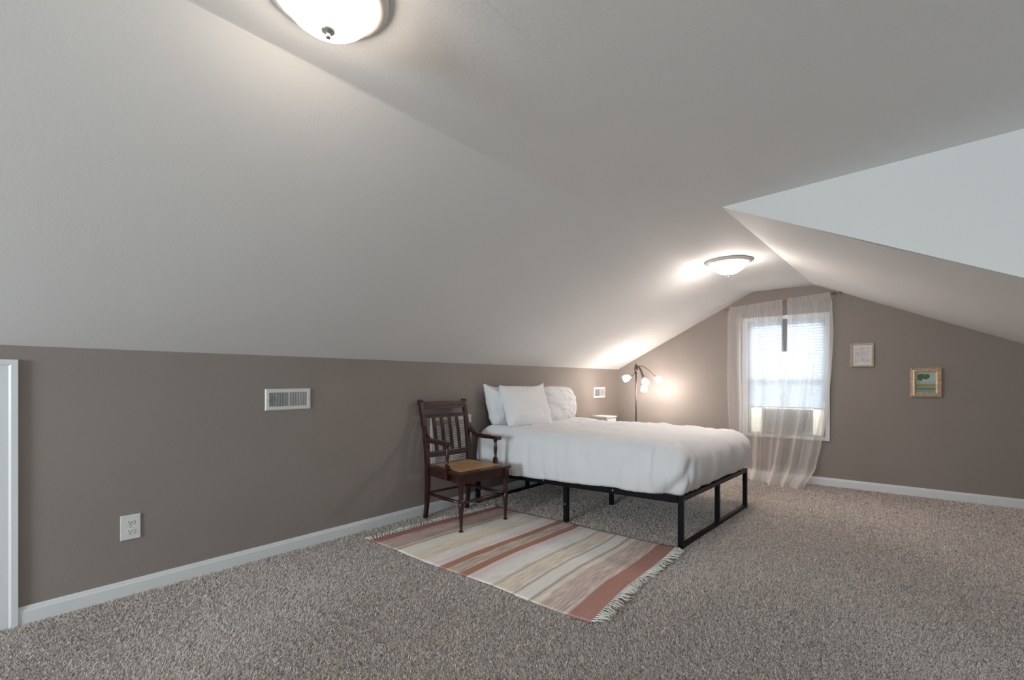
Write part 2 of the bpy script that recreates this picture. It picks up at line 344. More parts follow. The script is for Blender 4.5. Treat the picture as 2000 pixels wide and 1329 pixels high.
# short plush pile standing on the slab (denser where the room is seen close up)
import numpy as np
def carpet_pile(floor):
    rs = np.random.RandomState(4); cs, sn = math.cos(math.radians(42.3)), math.sin(math.radians(42.3))
    N = 1500000; Dd = 1.45 + (5.2 - 1.45) * rs.rand(N) ** 1.35; lat = (rs.rand(N) * 2 - 1) * Dd * 1.22
    x = cs * lat - sn * Dd; y = sn * lat + cs * Dd
    keep = (x > -3.06 - .0162 * y + .016) & (y < 5.86 + .0648 * x) & ((x < .9) | (y < 2.8)) & (x < 2.9) & (y > -2.4)
    # not where the rug lies
    q = [(-2.86, 1.655), (-1.134, 1.775), (-1.218, 2.955), (-2.80, 2.86)]; ins = np.ones(N, bool)
    for (ax, ay), (bx, by) in zip(q, q[1:] + q[:1]): ins &= ((bx - ax) * (y - ay) - (by - ay) * (x - ax)) > .004
    keep &= ~ins; keep &= rs.rand(N) < .62
    x, y, Dd = x[keep], y[keep], Dd[keep]; n = len(x)
    g = np.sin(x * 2.3 + 1.1 * np.sin(y * 1.7)) + np.sin(y * 3.1 + 1.3 * np.sin(x * 2.9))   # brushed direction varies over the floor
    ang = g * .8 + rs.normal(0, 1.3, n); ln = rs.uniform(.004, .011, n); h = rs.uniform(.007, .013, n); w = rs.uniform(.0016, .0030, n) * (1 + .25 * (Dd - 1.5))
    dx, dy = np.cos(ang), np.sin(ang); wa = rs.rand(n) * 2 * math.pi; wx, wy = np.cos(wa) * w, np.sin(wa) * w
    co = np.empty((n, 3, 3), np.float32)
    co[:, 0] = np.stack([x - wx, y - wy, np.zeros(n)], 1); co[:, 1] = np.stack([x + wx, y + wy, np.zeros(n)], 1); co[:, 2] = np.stack([x + dx * ln, y + dy * ln, h], 1)
    me = bpy.data.meshes.new('carpet_pile'); me.vertices.add(n * 3); me.vertices.foreach_set('co', co.reshape(-1))
    me.loops.add(n * 3); me.loops.foreach_set('vertex_index', np.arange(n * 3, dtype=np.int32))
    me.polygons.add(n); me.polygons.foreach_set('loop_start', np.arange(0, n * 3, 3, dtype=np.int32)); me.polygons.foreach_set('loop_total', np.full(n, 3, np.int32))
    me.update(calc_edges=True); me.materials.append(M['pile'])
    o = bpy.data.objects.new('carpet_pile', me); C.objects.link(o); o.parent = floor; o['kind'] = 'stuff'
carpet_pile(bpy.data.objects['floor'])

# ceiling: left slope, flat strip and right slope, one plaster skin
bm = bmn(); ys = [YB + i * (WEy(-2) + 0.1 - YB) / 100 for i in range(101)]
def prof(y):
    xl = WLx(y); xc = CLx(y); sl = (ZC - ZK) / (xc - xl); r = lerp(0.012, 0.06, min(1, max(0, (y - 1.2) / 2.5)))
    pts = []
    for i in range(25):
        t = i / 24; x = lerp(xl - 0.02, xc - r, t); pts.append((x, ZK + sl * (x - xl)))
    P0 = Vector((xc - r, ZC - sl * r)); P1 = Vector((xc, ZC)); P2 = Vector((xc + r, ZC))
    for i in range(1, 8):
        t = i / 8; q = P0 * (1 - t) ** 2 + P1 * 2 * t * (1 - t) + P2 * t * t; pts.append((q.x, q.y))
    xe = CRx(y) if y > 2.80 else CRx(2.84)
    for i in range(9): pts.append((lerp(xc + r, xe, i / 8), ZC))
    return pts
rows = []
for y in ys:
    row = []
    for (x, z) in prof(y):
        w = 0.007 * noise.noise(Vector((x * 1.3, y * 1.1, 3.0))) * min(1, (x - WLx(y) + 0.02) * 3) * (1 if z < ZC - .002 else 0)
        yy = y if y < 5.6 else y
        row.append(bm.verts.new((x, yy, z + w)))
    rows.append(row)
for a, b in zip(rows, rows[1:]):
    for k in range(len(a) - 1): bm.faces.new((a[k], a[k + 1], b[k + 1], b[k]))
struct('ceiling', bm, M['ceil'], smooth=True)
bm = bmn(); rows = []
for i in range(41):
    y = lerp(2.75, 6.0, i / 40)
    yy = y
    row = []
    for k in range(21):
        x = lerp(CRx(y), XR + 0.15, k / 20)
        z = ZC - SRs(y) * (x - CRx(y)) + (0.006 * noise.noise(Vector((x * 1.5, y * 1.3, 9))) if k else 0)
        row.append(bm.verts.new((x, max(yy, CHy(x)), z)))
    rows.append(row)
for a, b in zip(rows, rows[1:]):
    for k in range(20):
        f = (a[k], a[k + 1], b[k + 1], b[k])
        if (a[k].co - b[k].co).length > 1e-5 or (a[k + 1].co - b[k + 1].co).length > 1e-5: bm.faces.new(f)
struct('ceiling_right', bm, M['ceil'], smooth=True)
# flat ceiling of the cross dormer
bm = bmn(); xe = CRx(2.84)
prism(bm, [(xe - .01, YB, ZC + .0003), (XD + .1, YB, ZC + .0003), (XD + .1, CHy(XD) + .05, ZC + .0003), (xe - .01, CHy(xe), ZC + .0003)], (0, 0, 0.08))
struct('ceiling_dormer', bm, M['ceil'])
# cheek wall of the dormer (above the right slope, down to the floor beyond the knee wall)
bm = bmn(); zb = ZC - SRs(2.84) * (XR + .05 - xe)
prism(bm, [(xe, CHy(xe), ZC), (XD + .05, CHy(XD), ZC), (XD + .05, CHy(XD), 0), (XR, CHy(XR), 0), (XR, CHy(XR), ZC - SRs(2.84) * (XR - xe))], (0, 0.06, 0))
struct('wall_right', bm, M['ceil'])
bm = bmn(); box(bm, XR, XR + .1, CHy(XR) + .02, 6.1, 0, 1.45); struct('wall_right_knee', bm, M['wall'])
# left knee wall
bm = bmn(); prism(bm, [(WLx(YB), YB - .1, 0), (WLx(6.1), 6.1, 0), (WLx(6.1), 6.1, ZK + .03), (WLx(YB), YB - .1, ZK + .03)], (-0.15, 0, 0))
# trim the knee wall exactly at the slope: its top stays just under the plaster
for v in bm.verts:
    if v.co.z > 0.5: v.co.z = ZK + 0.0 if v.co.x > WLx(v.co.y) - .05 else ZK - 0.05
struct('wall_left', bm, M['wall'])
# end gable wall with the window opening
WX0, WX1, WZ0, WZ1 = -1.51, -0.765, 0.525, 1.80
def EW(x, d, z): return Vector((x + 0.0648 * d, WEy(x) - d, z))   # d = distance into the room from the end wall
bm = bmn()
def ew_piece(poly, t=0.14):
    prism(bm, [EW(x, 0, z) for x, z in poly], (0, t, 0))
XLe = WLx(5.7) - 0.03; zL = 1.34; xr_ = XR + .05
def gable(x):
    if x < -1.464: return lerp(ZK, ZC, (x - (WLx(5.69))) / (-1.464 - WLx(5.69)))
    if x < -0.866: return ZC
    return ZC - 0.473 * (x + 0.866)
g = 0.03
ew_piece([(XLe, 0), (WX0, 0), (WX0, gable(WX0) + g), (XLe, gable(XLe) + g)])
ew_piece([(WX0, WZ1), (WX1, WZ1), (WX1, gable(WX1) + g), (-0.866, ZC + g), (-1.464, ZC + g), (WX0, gable(WX0) + g)])
ew_piece([(WX0, 0), (WX1, 0), (WX1, WZ0), (WX0, WZ0)])
ew_piece([(WX1, 0), (xr_, 0), (xr_, gable(xr_) + g), (WX1, gable(WX1) + g)])
struct('wall_end', bm, M['wall'])
# back gable and dormer wall (behind the camera) with openings for the added windows
bm = bmn(); box(bm, -3.4, -2.1, YB - .12, YB, 0, 2.3); box(bm, -.7, XD + .1, YB - .12, YB, 0, 2.3); box(bm, -2.1, -.7, YB - .12, YB, 0, 0.7); box(bm, -2.1, -.7, YB - .12, YB, 1.9, 2.3)
struct('wall_back', bm, M['wall'])
bm = bmn(); box(bm, XD, XD + .12, YB, -1.05, 0, 2.3); box(bm, XD, XD + .12, 1.25, 2.9, 0, 2.3); box(bm, XD, XD + .12, -1.05, 1.25, 0, .7); box(bm, XD, XD + .12, -1.05, 1.25, 1.9, 2.3)
struct('wall_dormer', bm, M['wall'])
def added_window(n, axis, a0, a1, pos, z0, z1, s):
    def put(bm, u0, u1, d0, d1, za, zb):
        if axis == 'x': box(bm, u0, u1, pos + min(s * d0, s * d1), pos + max(s * d0, s * d1), za, zb)
        else: box(bm, pos + min(s * d0, s * d1), pos + max(s * d0, s * d1), u0, u1, za, zb)
    w = bpy.data.objects.new('window_%d' % n, None); C.objects.link(w); w['kind'] = 'structure'
    bm = bmn(); c = .07
    put(bm, a0 - c, a0, 0, .018, z0 - c, z1 + c); put(bm, a1, a1 + c, 0, .018, z0 - c, z1 + c)
    put(bm, a0, a1, 0, .018, z1, z1 + c); put(bm, a0, a1, 0, .03, z0 - c, z0)
    obj('casing', bm, M['trim'], w)
    bm = bmn(); k = .04; mz = (z0 + z1) / 2
    put(bm, a0, a0 + k, -.07, -.03, z0, z1); put(bm, a1 - k, a1, -.07, -.03, z0, z1)
    put(bm, a0 + k, a1 - k, -.07, -.03, z1 - k, z1); put(bm, a0 + k, a1 - k, -.07, -.03, z0, z0 + k); put(bm, a0 + k, a1 - k, -.075, -.035, mz - .02, mz + .02)
    obj('sash', bm, M['trim'], w)
    bm = bmn(); put(bm, a0 + k, a1 - k, -.055, -.05, z0 + k, z1 - k); obj('pane', bm, M['glass'], w)
added_window(2, 'x', -2.1, -.7, YB, .7, 1.9, 1)  # unseen window added behind the camera to let soft daylight in
added_window(3, 'y', -1.05, 1.25, XD, .7, 1.9, -1)  # unseen window added beside the camera for more daylight

# baseboards
def baseprof(bm, P, Q, inward, h=0.083, t=0.014):
    P = Vector(P); Q = Vector(Q); n = Vector(inward)
    pr = [(0.0, 0.0), (t, 0.0), (t, h - 0.022), (t - 0.004, h - 0.014), (t - 0.006, h - .004), (t - .009, h), (0.0, h)]
    a = [bm.verts.new(P + n * d + Vector((0, 0, z))) for d, z in pr]; b = [bm.verts.new(Q + n * d + Vector((0, 0, z))) for d, z in pr]
    bm.faces.new(a); bm.faces.new(b[::-1])
    for i in range(len(a)):
        j = (i + 1) % len(a); bm.faces.new((a[i], b[i], b[j], a[j]))
bm = bmn(); baseprof(bm, (WLx(0.004), 0.004, 0), (WLx(5.66), 5.66, 0), (1, 0.016, 0)); struct('baseboard_left', bm, M['trim'])
bm = bmn(); baseprof(bm, (WLx(YB), YB, 0), (WLx(-.88), -.88, 0), (1, 0.016, 0)); struct('baseboard_left_back', bm, M['trim'])
bm = bmn(); baseprof(bm, EW(WLx(5.68) + .02, 0, 0), EW(XR, 0, 0), (0.065, -1, 0), h=0.088); struct('baseboard_end', bm, M['trim'])
# knee-wall access door with its mitred casing
def LWf(d, y, z): return Vector((WLx(y) + d, y, z))
def casing_piece(bm, pts_outer, pts_inner):
    pr = [(0, .019), (.25, .019), (.35, .013), (.8, .012), (.92, .016), (1.0, .010)]
    o0, o1 = pts_outer; i0, i1 = pts_inner; rings = []
    for A, B in ((o0, i0), (o1, i1)):
        ring = [bm.verts.new(LWf(0, *A))]
        for t, d in pr: ring.append(bm.verts.new(LWf(d, lerp(A[0], B[0], t), lerp(A[1], B[1], t))))
        ring.append(bm.verts.new(LWf(0, *B))); rings.append(ring)
    a, b = rings; bm.faces.new(a); bm.faces.new(b[::-1])
    for k in range(len(a)):
        j = (k + 1) % len(a); bm.faces.new((a[k], b[k], b[j], a[j]))
bm = bmn(); cw = .085; yo, yi = .004, .004 - cw; zo, zi = 1.218, 1.218 - cw; yo2, yi2 = -.88, -.88 + cw
casing_piece(bm, ((yo, 0), (yo, zo)), ((yi, 0), (yi, zi)))
casing_piece(bm, ((yo, zo), (yo2, zo)), ((yi, zi), (yi2, zi)))
casing_piece(bm, ((yo2, zo), (yo2, 0)), ((yi2, zi), (yi2, 0)))
struct('trim_1', bm, M['trim'])
d1 = bpy.data.objects.new('door_1', None); C.objects.link(d1); d1['kind'] = 'structure'; d1.location = LWf(0, -.43, 0)
bm = bmn(); prism(bm, [LWf(0.001, yi, 0.01), LWf(.001, yi2, .01), LWf(.001, yi2, zi), LWf(.001, yi, zi)], (.008, 0, 0)); obj('door_panel', bm, M['trim'], d1)
bm = bmn(); lathe(bm, [(.011, 0), (.009, .02), (.024, .03), (.027, .045), (.018, .056), (0, .058)], LWf(.009, -.75, .62), (1, 0, 0), 20); obj('door_knob', bm, M['nickel'], d1, smooth=True)

# ------------------------------------------------------------------ end window
w1 = bpy.data.objects.new('window_1', None); C.objects.link(w1); w1.location = EW(-1.137, 0, WZ0); w1['kind'] = 'structure'
def ebox(bm, x0, x1, d0, d1, z0, z1): return box(bm, x0, x1, d0, d1, z0, z1, fn=lambda x, d, z: EW(x, d, z))
bm = bmn(); cc = .06
ebox(bm, WX0 - cc, WX0, 0, .018, WZ0 - .045, WZ1 + cc); ebox(bm, WX1, WX1 + cc - .02, 0, .018, WZ0 - .045, WZ1 + cc)
ebox(bm, WX0, WX1, 0, .018, WZ1, WZ1 + cc); ebox(bm, WX0, WX1, 0, .022, WZ0 - .045, WZ0)
obj('casing', bm, M['trim'], w1, bevel=.003)
bm = bmn(); s = .035
ebox(bm, WX0, WX0 + s, -.10, -.06, WZ0, WZ1); ebox(bm, WX1 - s, WX1, -.10, -.06, WZ0, WZ1); ebox(bm, WX0 + s, WX1 - s, -.10, -.06, WZ1 - s, WZ1)
ebox(bm, WX0 + s, WX1 - s, -.10, -.06, WZ0, WZ0 + .02); ebox(bm, WX0 + s, WX1 - s, -.10, -.055, 1.10, 1.15)
obj('sash', bm, M['trim'], w1, bevel=.002)
bm = bmn(); ebox(bm, WX0 + s, WX1 - s, -.083, -.079, WZ0 + .02, 1.10); ebox(bm, WX0 + s, WX1 - s, -.083, -.079, 1.15, WZ1 - s)
obj('pane', bm, M['glass'], w1)
bm = bmn(); ebox(bm, -1.168, -1.112, .019, .030, 1.452, 1.815); o = obj('mullion', bm, mat('grey_mullion_paint', (0.22, 0.21, 0.23), .6), w1, bevel=.002); o['label'] = 'dark grey centre post behind the gap of the curtains'

# blind
bl = thing('window_blind', 'white horizontal slat blind lowered over the upper part of the end window', 'blind', EW(-1.137, -.01, 1.79))
bm = bmn(); ebox(bm, WX0 + .005, WX1 - .005, -.045, .010, 1.755, 1.797); obj('headrail', bm, M['slat'], bl, bevel=.002)
bm = bmn(); z = .885
while z < 1.75:
    a = math.radians(52); w = .0222
    p = [(-.02 - w * math.cos(a), z + w * math.sin(a)), (-.02, z + .002), (-.02 + w * math.cos(a), z - w * math.sin(a))]
    for (da, za), (db, zb2) in zip(p, p[1:]):
        vs = [bm.verts.new(EW(x, d, zz)) for x, d, zz in ((WX0 + .008, da, za), (WX1 - .008, da, za), (WX1 - .008, db, zb2), (WX0 + .008, db, zb2))]
        bm.faces.new(vs)
    z += .0305
obj('slats', bm, M['slat'], bl, solid=.0015)
bm = bmn(); ebox(bm, WX0 + .008, WX1 - .008, -.035, -.003, .838, .862); obj('bottom_rail', bm, M['slat'], bl, bevel=.003)
bm = bmn()
for x in (-1.40, -1.137, -.875): tube(bm, [EW(x, .002, .85), EW(x, .002, 1.76)], .0012, 5)
obj('ladder_cord', bm, M['plastic'], bl)
# air conditioner
ac = thing('air_conditioner', 'window air conditioner with pale side panels behind the sheer curtains', 'air conditioner', EW(-1.12, 0, WZ0))
bm = bmn(); ebox(bm, -1.363, -.876, -.24, .035, WZ0 + .002, .81); obj('housing', bm, M['acbody'], ac, bevel=.008)
bm = bmn()
for i in range(12): ebox(bm, -1.345, -.99, .035, .040, .555 + i * .02, .562 + i * .02)
obj('grille', bm, M['acgrille'], ac)
bm = bmn(); ebox(bm, -.975, -.89, .035, .039, .56, .79); obj('control_panel', bm, M['acgrille'], ac, bevel=.001)
for (x0, x1) in ((WX0 + .002, -1.363), (-.876, WX1 - .002)):
    bm = bmn(); n = max(4, int((x1 - x0) / .012)); prev = None
    for i in range(n + 1):
        x = lerp(x0, x1, i / n); d = -.035 + (.006 if i % 2 else 0)
        cur = (bm.verts.new(EW(x, d, WZ0 + .003)), bm.verts.new(EW(x, d, .815)))
        if prev: bm.faces.new((prev[0], cur[0], cur[1], prev[1]))
        prev = cur
    obj('side_panel', bm, M['accordion'], ac, solid=.001)
bm = bmn(); ebox(bm, WX0 + .003, WX1 - .003, -.05, -.01, .816, .836); obj('top_rail', bm, M['trim'], ac, bevel=.002)

# curtain rod and curtains
rod = thing('curtain_rod', 'thin copper curtain rod hung at a slant above the end window', 'curtain rod', EW(-1.19, .09, 2.02))
R0 = EW(-1.715, .085, 1.975); R1 = EW(-.665, .085, 2.045)
bm = bmn(); tube(bm, [R0, R1], .006, 14); obj('rod', bm, M['copper'], rod, smooth=True)
dr = (R1 - R0).normalized()
for P, sg in ((R0, -1), (R1, 1)):
    bm = bmn(); lathe(bm, [(.006, 0), (.009, .004), (.006, .010), (.010, .018), (.011, .028), (.008, .036), (0, .040)], P, dr * sg, 16); obj('finial', bm, M['copper'], rod, smooth=True)
for t in (.035, .965):
    P = R0.lerp(R1, t); bm = bmn(); tube(bm, [(P.x, P.y, P.z - .01), (P.x, WEy(P.x) - .001, P.z - .01)], .005, 8); lathe(bm, [(.018, 0), (.018, .005), (.006, .008)], (P.x, WEy(P.x) - .001, P.z - .01), (0, -1, 0), 16)
    obj('bracket', bm, M['copper'], rod, smooth=True, auto=40)
def interp(tab, t):
    for (a, va), (b, vb) in zip(tab, tab[1:]):
        if t <= b:
            k = (t - a) / (b - a); k = k * k * (3 - 2 * k) * .5 + k * .5; return lerp(va, vb, k)
    return tab[-1][1]
def curtain(label, left, right, botz, seed, nf, dtab):
    """left/right: tables (t from 0 at rod to 1 at hem -> x); folds gathered near the rod"""
    rnd = random.Random(seed); ph = [rnd.uniform(0, 6.28) for _ in range(8)]
    bm = bmn(); NU, NV = 220, 90; grid = []
    for j in range(NV + 1):
        t = j / NV; row = []
        xl = interp(left, t); xr = interp(right, t)
        for i in range(NU + 1):
            u = i / NU
            wu = u + .012 * math.sin(u * 17 + ph[0]) + .01 * math.sin(u * 31 + ph[1] + t * 2)
            x = lerp(xl, xr, u)
            ztop = 2.005 + (x + 1.19) * .067 + .018
            zb = interp(botz, u)
            z = lerp(ztop, zb, t)
            A = .008 + .014 * min(1, t * 3) + .014 * t
            f = math.sin(2 * PI * nf * wu + ph[2] + .8 * math.sin(t * 2.2 + ph[3])) + .45 * math.sin(2 * PI * nf * 1.73 * wu + ph[4] + t * 1.5)
            pl = .0035 * math.sin(2 * PI * nf * 6.5 * u + ph[5]) * max(0, 1 - t * 5)
            flare = 1 if t < .8 else 1 + (t - .8) * 2.0
            d = .085 + interp(dtab, t) + A * f * .75 * flare + pl
            if t < .035: d = .100 + .004 * math.sin(2 * PI * nf * 6.5 * u)
            d = max(d, .028)
            x += .004 * math.sin(z * 9 + ph[6]) * t
            row.append(bm.verts.new(EW(x, d, max(z, .004))))
        grid.append(row)
    for a, b in zip(grid, grid[1:]):
        for k in range(NU): bm.faces.new((a[k], a[k + 1], b[k + 1], b[k]))
    o = obj('sheer_curtain', bm, M['sheer'], smooth=True, off=EW((left[0][1] + right[0][1]) / 2, .085, 0)); tag(o, label, 'curtain', 'sheer curtains at the end window')
    # hems drawn as thin rolled seams
    me_pts = lambda pts: [p.co.copy() for p in pts]
    return o
hemmat = slatmat('voile_hem', (0.80, 0.72, 0.66), .35)
curtain('left sheer white voile curtain hanging straight behind the bed foot', [(0, -1.69), (.06, -1.715), (.5, -1.715), (1, -1.66)], [(0, -1.149), (.2, -1.150), (.33, -1.142), (.5, -1.10), (1, -1.19)],
        [(0, .02), (1, .006)], 3, 3.6, [(0, 0), (.7, .01), (.93, .06), (1, .17)])
curtain('right sheer white voile curtain whose outer edge sweeps inward to the floor', [(0, -1.103), (.2, -1.112), (.33, -1.122), (.42, -1.150), (.7, -1.20), (1, -1.27)], [(0, -.718), (.05, -.700), (.2, -.690), (.4, -.705), (.62, -.738), (.8, -.79), (.92, -.835), (1, -.915)],
        [(0, .006), (.8, .004), (.93, .02), (1, .05)], 11, 3.2, [(0, 0), (.6, .01), (.9, .07), (1, .28)])

# ------------------------------------------------------------------ pictures on the end wall
def picture(name, label, x0, x1, z0, z1, fw, fm, deep, inner):
    t = thing(name, label, 'picture', EW((x0 + x1) / 2, .001, (z0 + z1) / 2), 'framed pictures on the end wall')
    bm = bmn(); pr = [(0, .002), (0, deep), (fw * .22, deep + .004), (fw * .34, deep - .003), (fw * .7, deep - .001), (fw * .85, deep - .007), (fw, deep - .008), (fw, .002)]
    cs = [((x0, z0), (1, 1)), ((x1, z0), (-1, 1)), ((x1, z1), (-1, -1)), ((x0, z1), (1, -1))]
    rings = [[bm.verts.new(EW(cx + sx * o, d, cz + sz * o)) for o, d in pr] for (cx, cz), (sx, sz) in cs]
    for k in range(4):
        a, b = rings[k], rings[(k + 1) % 4]
        for i in range(len(pr)): j = (i + 1) % len(pr); bm.faces.new((a[i], b[i], b[j], a[j]))
    obj('picture_frame', bm, fm, t)
    return t, (x0 + fw, x1 - fw, z0 + fw, z1 - fw)
def artmat(kind, x0, x1, z0, z1):
    m, nt, N, Lk, b = new_mat('art_' + kind); tc = N.new('ShaderNodeTexCoord')
    n = N.new('ShaderNodeTexNoise'); n.inputs['Scale'].default_value = 40; n.inputs['Detail'].default_value = 5; Lk.new(tc.outputs['Object'], n.inputs['Vector'])
    sep = N.new('ShaderNodeSeparateXYZ'); Lk.new(tc.outputs['Object'], sep.inputs[0])
    if kind == 'landscape':
        mr = N.new('ShaderNodeMapRange'); mr.inputs['From Min'].default_value = z0; mr.inputs['From Max'].default_value = z1; Lk.new(sep.outputs['Z'], mr.inputs['Value'])
        ad = N.new('ShaderNodeMath'); ad.operation = 'MULTIPLY_ADD'; ad.inputs[1].default_value = .12; Lk.new(n.outputs['Fac'], ad.inputs[0]); Lk.new(mr.outputs[0], ad.inputs[2])
        r = N.new('ShaderNodeValToRGB'); el = r.color_ramp.elements; el[0].position = .05; el[0].color = (.28, .33, .20, 1); el[1].position = 1; el[1].color = (.42, .50, .46, 1)
        for p, c in ((.16, (.24, .34, .33)), (.26, (.11, .21, .21)), (.33, (.45, .37, .14)), (.40, (.40, .31, .10)), (.44, (.17, .13, .07)), (.47, (.36, .46, .40)), (.7, (.45, .53, .47))):
            x = el.new(p); x.color = (*c, 1)
        Lk.new(ad.outputs[0], r.inputs['Fac']); Lk.new(r.outputs['Color'], b.inputs['Base Color'])
    else:
        r = N.new('ShaderNodeValToRGB'); el = r.color_ramp.elements; el[0].position = .36; el[0].color = (.48, .48, .50, 1); el[1].position = .5; el[1].color = (.64, .64, .65, 1)
        n.inputs['Scale'].default_value = 22; Lk.new(n.outputs['Fac'], r.inputs['Fac']); Lk.new(r.outputs['Color'], b.inputs['Base Color'])
    b.inputs['Roughness'].default_value = .6
    return m
t, (a0, a1, c0, c1) = picture('framed_print', 'small champagne-framed pale sketch hanging beside the curtained window', -.551, -.360, 1.266, 1.512, .020, M['champagne'], .018, None)
bm = bmn(); ebox(bm, a0, a1, .003, .0055, c0, c1); obj('mat_board', bm, M['paper'], t)
bm = bmn(); ebox(bm, a0 + .018, a1 - .018, .0056, .0066, c0 + .026, c1 - .026)
lo = Vector(t.location); obj('print', bm, artmat('sketch', 0, 0, 0, 0), t)
bm = bmn(); rnd = random.Random(2); cx = (a0 + a1) / 2
for k in range(9):
    x = cx + rnd.uniform(-.03, .03); z = c0 + .06 + rnd.uniform(0, .06)
    tube(bm, [EW(x, .0068, z), EW(x + rnd.uniform(-.01, .01), .0068, z + rnd.uniform(.02, .06))], .0006, 4)
tube(bm, [EW(cx, .0068, c0 + .05), EW(cx + .002, .0068, c1 - .06)], .0008, 4)
obj('sketch_lines', bm, mat('pencil_grey', (.36, .37, .38), .8), t)
t, (a0, a1, c0, c1) = picture('framed_painting', 'small gilt-framed painting of trees over water hanging lower on the right', -.084, .138, .968, 1.247, .042, M['gold'], .024, None)
bm = bmn(); ebox(bm, a0, a1, .003, .007, c0, c1)
lz = t.location.z; cv = obj('canvas', bm, artmat('landscape', 0, 0, c0 - lz, c1 - lz), t)
bm = bmn(); rnd = random.Random(5)
for (fx, fz, rr) in ((.15, .80, .020), (.24, .86, .018), (.12, .90, .020), (.45, .86, .020), (.56, .90, .022), (.38, .82, .014), (.30, .93, .018), (.62, .84, .012), (.08, .74, .014), (.20, .70, .012), (.50, .78, .013), (.36, .92, .015)):
    lathe(bm, [(rr, 0), (rr * .7, .0016), (0, .0022)], EW(lerp(a0 + .01, a1 - .01, fx), .007, lerp(c0 + .01, c1 - .02, fz)), EW(0, 1, 0) - EW(0, 0, 0), 9, cap=False)
obj('painted_foliage', bm, mat('painted_green', (.075, .14, .08), .6, var=.5, vscale=90), cv)
bm = bmn()
for fx in (.18,): tube(bm, [EW(lerp(a0, a1, fx), .0078, lerp(c0, c1, .45)), EW(lerp(a0, a1, fx + .03), .0078, lerp(c0, c1, .8))], .0013, 5)
obj('painted_trunk', bm, mat('painted_brown', (.09, .07, .05), .6), cv)

# ------------------------------------------------------------------ wall registers, outlet, return grille on the left wall
def lbox(bm, y0, y1, d0, d1, z0, z1): return box(bm, d0, d1, y0, y1, z0, z1, fn=lambda d, y, z: LWf(d, y, z))
def register(label, y0, y1, z0, z1):
    t = thing('wall_register', label, 'vent', LWf(0, (y0 + y1) / 2, (z0 + z1) / 2), 'white air registers on the knee wall')
    b = .026; bm = bmn()
    pr = [(0, .001), (0, .004), (.006, .010), (b * .9, .010), (b, .006), (b, .001)]
    cs = [((y0, z0), (1, 1)), ((y1, z0), (-1, 1)), ((y1, z1), (-1, -1)), ((y0, z1), (1, -1))]
    rings = [[bm.verts.new(LWf(d, cy + sy * o, cz + sz * o)) for o, d in pr] for (cy, cz), (sy, sz) in cs]
    for k in range(4):
        a, c2 = rings[k], rings[(k + 1) % 4]
        for i in range(len(pr)): j = (i + 1) % len(pr); bm.faces.new((a[i], c2[i], c2[j], a[j]))
    obj('register_frame', bm, M['plastic'], t)
    ym = lerp(y0 + b, y1 - b, .5)
    bm = bmn(); lbox(bm, y0 + b, ym, .0012, .003, z0 + b, z1 - b); obj('damper', bm, M['ventgrey'], t)
    bm = bmn(); lbox(bm, ym, y1 - b, .0012, .003, z0 + b, z1 - b); obj('backplate', bm, M['ventgrey'], t)
    bm = bmn(); n = 12
    for i in range(n):
        y = lerp(y0 + b, ym, (i + .5) / n); prism(bm, [LWf(.004, y - .0035, z0 + b), LWf(.008, y - .001, z0 + b), LWf(.008, y - .001, z1 - b), LWf(.004, y - .0035, z1 - b)], (0, .0012, 0))
    ob = obj('louvers', bm, M['ventgrey'], t)
    bm = bmn(); n = 11
    for i in range(n):
        y = lerp(ym, y1 - b, (i + .5) / n); prism(bm, [LWf(.003, y - .001, z0 + b), LWf(.009, y - .004, z0 + b), LWf(.009, y - .004, z1 - b), LWf(.003, y - .001, z1 - b)], (0, .0035, 0))
    lbox(bm, ym - .002, ym + .002, .003, .0095, z0 + b, z1 - b)
    obj('louvers', bm, M['plastic'], t)
    bm = bmn(); prism(bm, [LWf(.009, y0 + .018, (z0 + z1) / 2 - .012), LWf(.024, y0 + .016, (z0 + z1) / 2 + .004), LWf(.024, y0 + .016, (z0 + z1) / 2 + .008), LWf(.009, y0 + .018, (z0 + z1) / 2 + .012)], (0, .003, 0)); obj('lever', bm, M['plastic'], t)
    for y in (y0 + .012, y1 - .012):
        bm = bmn(); lathe(bm, [(.004, 0), (.003, .002), (0, .0025)], LWf(.010, y, (z0 + z1) / 2), (1, 0, 0), 12); obj('screw', bm, M['nickel'], t)
register('white wall register left of the wooden armchair, just below the sloped ceiling', 1.056, 1.345, .932, 1.071)
register('small white wall register lit by the floor lamp, right of the pillows', 5.015, 5.302, .900, 1.041)
# duplex outlet
t = thing('power_outlet', 'white duplex outlet plate low on the left wall near the door casing', 'outlet', LWf(0, .4, .356))
bm = bmn(); lbox(bm, .359, .442, 0, .006, .292, .421); obj('cover_plate', bm, M['plastic'], t, bevel=.004)
for zc in (.333, .380):
    bm = bmn(); pts = [LWf(.0058, .4 + .0155 * math.cos(a) * 1.05, zc + max(-.0125, min(.0125, .0175 * math.sin(a)))) for a in [2 * PI * k / 28 for k in range(28)]]
    prism(bm, pts, (.0028, 0, 0)); r = obj('receptacle', bm, M['plastic'], t)
    bm = bmn(); lbox(bm, .3925, .3945, .0086, .0092, zc - .001, zc + .009); lbox(bm, .4045, .4065, .0086, .0092, zc - .001, zc + .008); lathe(bm, [(.0026, 0), (.0026, .0006)], LWf(.0086, .3995, zc - .0075), (1, 0, 0), 10)
    obj('slots', bm, M['slot'], r)
bm = bmn(); lathe(bm, [(.003, 0), (.0022, .0014), (0, .0016)], LWf(.006, .4, .3565), (1, 0, 0), 12); obj('screw', bm, M['nickel'], t)
